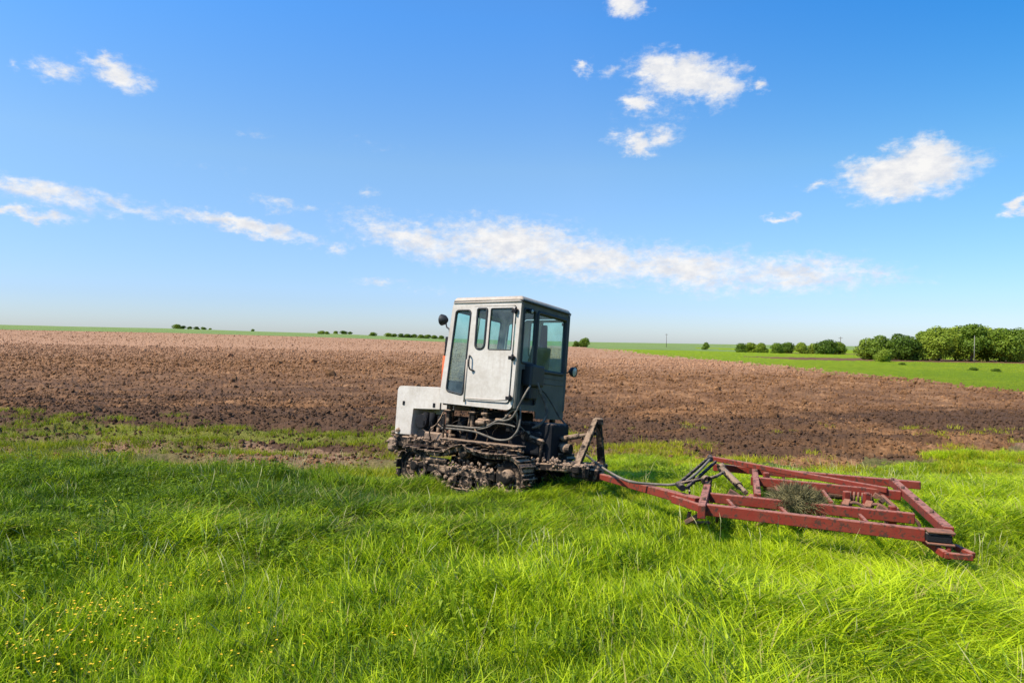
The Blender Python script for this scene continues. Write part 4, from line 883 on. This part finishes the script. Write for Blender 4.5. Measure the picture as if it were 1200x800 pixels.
# ------------------------------------------------------------------ trees, bushes, poles
def leafmat(name, c1, c2, c3):
    t = MT(name); oi = t.n.new('ShaderNodeObjectInfo'); n_ = t.noise(.55, 3, .6, 'World')
    f = t.math('ADD', t.math('MULTIPLY', oi.outputs['Random'], .45), t.math('MULTIPLY', n_, .6))
    c = t.ramp(f, [(.2, c1), (.5, c2), (.85, c3)]); t.l(c, t.b.inputs['Base Color']); t.b.inputs['Roughness'].default_value = .6; t.b.inputs['Specular IOR Level'].default_value = .25
    tl = t.n.new('ShaderNodeBsdfTranslucent'); t.l(c, tl.inputs[0]); mx = t.n.new('ShaderNodeMixShader'); mx.inputs[0].default_value = .25
    t.l(t.b.outputs[0], mx.inputs[1]); t.l(tl.outputs[0], mx.inputs[2]); t.l(mx.outputs[0], t.out.inputs[0]); return t.m
LM = leafmat('tree_leaves', (.050, .095, .008), (.14, .21, .014), (.30, .36, .03))
t = MT('bark'); M['bark'] = t.done((.10, .075, .055), .9)
def tree_kind(seed, h, wd, nblob, nleaf, ls, low=.04):
    rs = np.random.default_rng(seed); bl = []
    for i in range(nblob):
        t = rs.uniform(); zc = h*(low+.08+.62*t); rad = wd*.5*math.sin(math.pi*min(1, .30+.62*t))*.85; a = rs.uniform(0, 6.28); q = rad*math.sqrt(rs.uniform())*.8
        br = rs.uniform(.17, .33)*wd; bl.append((q*math.cos(a), q*math.sin(a), min(zc, h-br*.8), br))
    B = np.array(bl); w = B[:, 3]**2; pick = rs.choice(len(B), nleaf, p=w/w.sum())
    d = rs.normal(size=(nleaf, 3)); d /= np.linalg.norm(d, axis=1)[:, None]; rr = rs.uniform(.55, 1.08, nleaf)**.6
    c = B[pick, :3]+d*(B[pick, 3]*rr)[:, None]*[1, 1, .82]
    n = d+rs.normal(size=(nleaf, 3))*.55; n /= np.linalg.norm(n, axis=1)[:, None]; a = np.cross(n, rs.normal(size=(nleaf, 3))); a /= np.linalg.norm(a, axis=1)[:, None]; b = np.cross(n, a)
    s = (rs.uniform(.5, 1.3, nleaf)*ls)[:, None]
    V = np.stack([c-a*s, c-b*s*.6, c+a*s, c+b*s*.6], 1).reshape(-1, 3); F_ = np.arange(nleaf*4).reshape(-1, 4)
    cr = npmesh('crown', V, [F_], [LM], link_it=False)
    m = MB(); m.tube([(0, 0, -.3), (.05, 0, h*.25), (.0, .05, h*.6)], .1, 8, rr=[h*.028, h*.022, h*.01])
    for k in range(5):
        b_ = B[rs.integers(len(B))]; m.tube(smoothpath([(0.03, 0, h*.2+.04*h*k*.5), (b_[0]*.5, b_[1]*.5, (h*.3+b_[2])*.5), tuple(b_[:3])], 3), .05, 6)
    me = bpy.data.meshes.new('trunk'); m.bm.to_mesh(me); m.bm.free(); me.materials.append(M['bark'])
    return cr.data, me, h
KINDS = [tree_kind(1, 6.4, 5.6, 15, 6500, .17), tree_kind(2, 5.6, 5.0, 13, 5800, .17, .03), tree_kind(3, 4.6, 4.4, 12, 5000, .16, .02), tree_kind(4, 6.0, 4.2, 13, 5400, .17, .05)]
BUSH = [tree_kind(11, 4.0, 4.6, 20, 5000, .16, .0), tree_kind(12, 3.4, 4.2, 16, 4500, .16, .0), tree_kind(13, 4.2, 3.8, 18, 4500, .16, .02)]
def put(name, kind, x, y, s, label, cat, group=None, sz=1.0):
    o = bpy.data.objects.new(name, None); link(o); o.location = (x, y, gz(x, y)[0]-.05); o.rotation_euler = (0, 0, random.uniform(0, 6.28)); o.scale = (s, s, s*sz)
    tag(o, label, cat, group)
    link(bpy.data.objects.new('crown', kind[0]), o); link(bpy.data.objects.new('trunk', kind[1]), o); return o
def at_px(px, D):
    v = ray(px, 400); return v.x/v.y*D, D
ORD = ['first', 'second', 'third', 'fourth', 'fifth', 'sixth', 'seventh', 'eighth', 'ninth', 'tenth', 'eleventh', 'twelfth', 'thirteenth', 'fourteenth', 'fifteenth', 'sixteenth']
gr = [ # px, depth, kind, target height m
 (1020,123,2,3.9),(1034,120,1,4.5),(1051,127,1,5.0),(1066,121,2,4.4),(1082,126,3,5.3),(1101,121,0,6.2),(1120,126,0,6.5),(1139,120,3,6.5),(1157,125,0,6.4),(1175,120,1,6.1),(1194,125,0,6.2),(1214,121,3,6.3),(1236,124,0,6.4),(1260,122,1,6.0)]
looks = ['small dark tree', 'low bushy tree', 'grey green tree', 'low dark gap tree', 'light green tree', 'tall dark round tree', 'tallest broad tree', 'tall green tree', 'broad tall tree', 'full green tree', 'broad leafy tree', 'leafy tree', 'leafy tree', 'leafy tree']
for i, (px, D, k, hh_) in enumerate(gr):
    x_, y_ = at_px(px, D); put('deciduous_tree', KINDS[k], x_, y_, hh_*1.24/KINDS[k][2], '%s, %s from the left in the right hand grove' % (looks[i], ORD[i]), 'tree', 'trees in the grove at the right', sz=.93)
x_, y_ = at_px(1035, 105); put('round_shrub', BUSH[1], x_, y_, .62, 'round light green shrub standing in front of the right hand grove', 'shrub')
for px_, D_, s_, lb_ in ((1141, 70, .26, 'flat dark weed patch in the bright meadow below the pale pole'), (1168, 69, .22, 'small dark weed patch in the meadow near the right edge'), (1058, 88, .22, 'low dark weed patch in the meadow right of the round shrub')):
    x_, y_ = at_px(px_, D_); put('low_shrub', BUSH[0], x_, y_, s_, lb_, 'shrub', sz=.45)
mid = [(868, 205, 3.0), (880, 208, 3.2), (893, 203, 3.3), (911, 198, 3.3), (923, 204, 3.5), (940, 200, 3.7), (955, 202, 3.4), (970, 196, 4.5), (983, 200, 4.1)]
for i, (px, D, hh_) in enumerate(mid):
    k = BUSH[i % 3]; x_, y_ = at_px(px, D); put('field_bush', k, x_, y_, hh_/k[2]*1.28, 'rounded green bush, %s from the left in the row before the grove' % ORD[i], 'bush', 'row of bushes left of the grove', sz=.80)
for i, (px, D, hh_, lb) in enumerate([(675, 260, 2.6, 'smaller left bush of the pair right of the tractor cab'), (685, 262, 4.0, 'larger right bush of the pair right of the tractor cab'), (827, 262, 3.3, 'single small bush in the green field left of the bush row')]):
    k = BUSH[i % 3]; x_, y_ = at_px(px, D); put('field_bush', k, x_, y_, hh_/k[2], lb, 'bush')
far = [(207, 700, 6.5), (214, 700, 4.5), (222, 700, 4), (230, 700, 4), (238, 700, 3.6), (246, 700, 2.5), (296, 700, 3.0), (377, 500, 3.4), (383, 500, 3.0), (393, 690, 4.0), (402, 690, 4.6), (410, 690, 3.8), (437, 500, 4.0), (455, 480, 3.8), (462, 482, 3.5), (470, 478, 3.8), (477, 480, 3.6), (485, 482, 3.9), (493, 479, 3.7), (501, 481, 3.8), (509, 480, 3.7), (517, 480, 3.6)]
grp = lambda px: 'far clump on the left skyline' if px < 250 else ('far trees left of the tractor' if px < 430 else 'far tree row beside the tractor cab')
cnt = {}
for i, (px, D, hh_) in enumerate(far):
    g_ = grp(px); cnt[g_] = cnt.get(g_, 0)+1; k = BUSH[i % 3]; x_, y_ = at_px(px, D)
    put('distant_tree', k, x_, y_, hh_/k[2]*1.45, 'tiny dark tree, %s from the left of the %s' % (ORD[cnt[g_]-1], g_), 'tree', g_, sz=.55)
def pole(px, D, h, label, mat='bark', arm=True, r=.12):
    x_, y_ = at_px(px, D); m = MB(); z0 = gz(x_, y_)[0]; o = empty('utility_pole', Matrix.Translation((x_, y_, z0))); tag(o, label, 'pole', 'wooden poles across the fields')
    MB().tube([(0, 0, -.5), (0, 0, h)], r, 8, rr=[r, r*.7]).build('pole_shaft', mat, o)
    if arm: MB().beam((-.7, 0, h-.5), (.7, 0, h-.5), .1, .12).build('crossarm', mat, o)
M['pale'] = MT('weathered_wood').done((.22, .20, .16), .85)
pole(781, 330, 6.5, 'thin utility pole in the green field between tractor and bushes')
pole(985, 235, 5.6, 'thin utility pole rising behind the right end of the bush row')
pole(1142, 112, 4.4, 'pale wooden pole standing before the right hand grove', 'pale', False, .065)
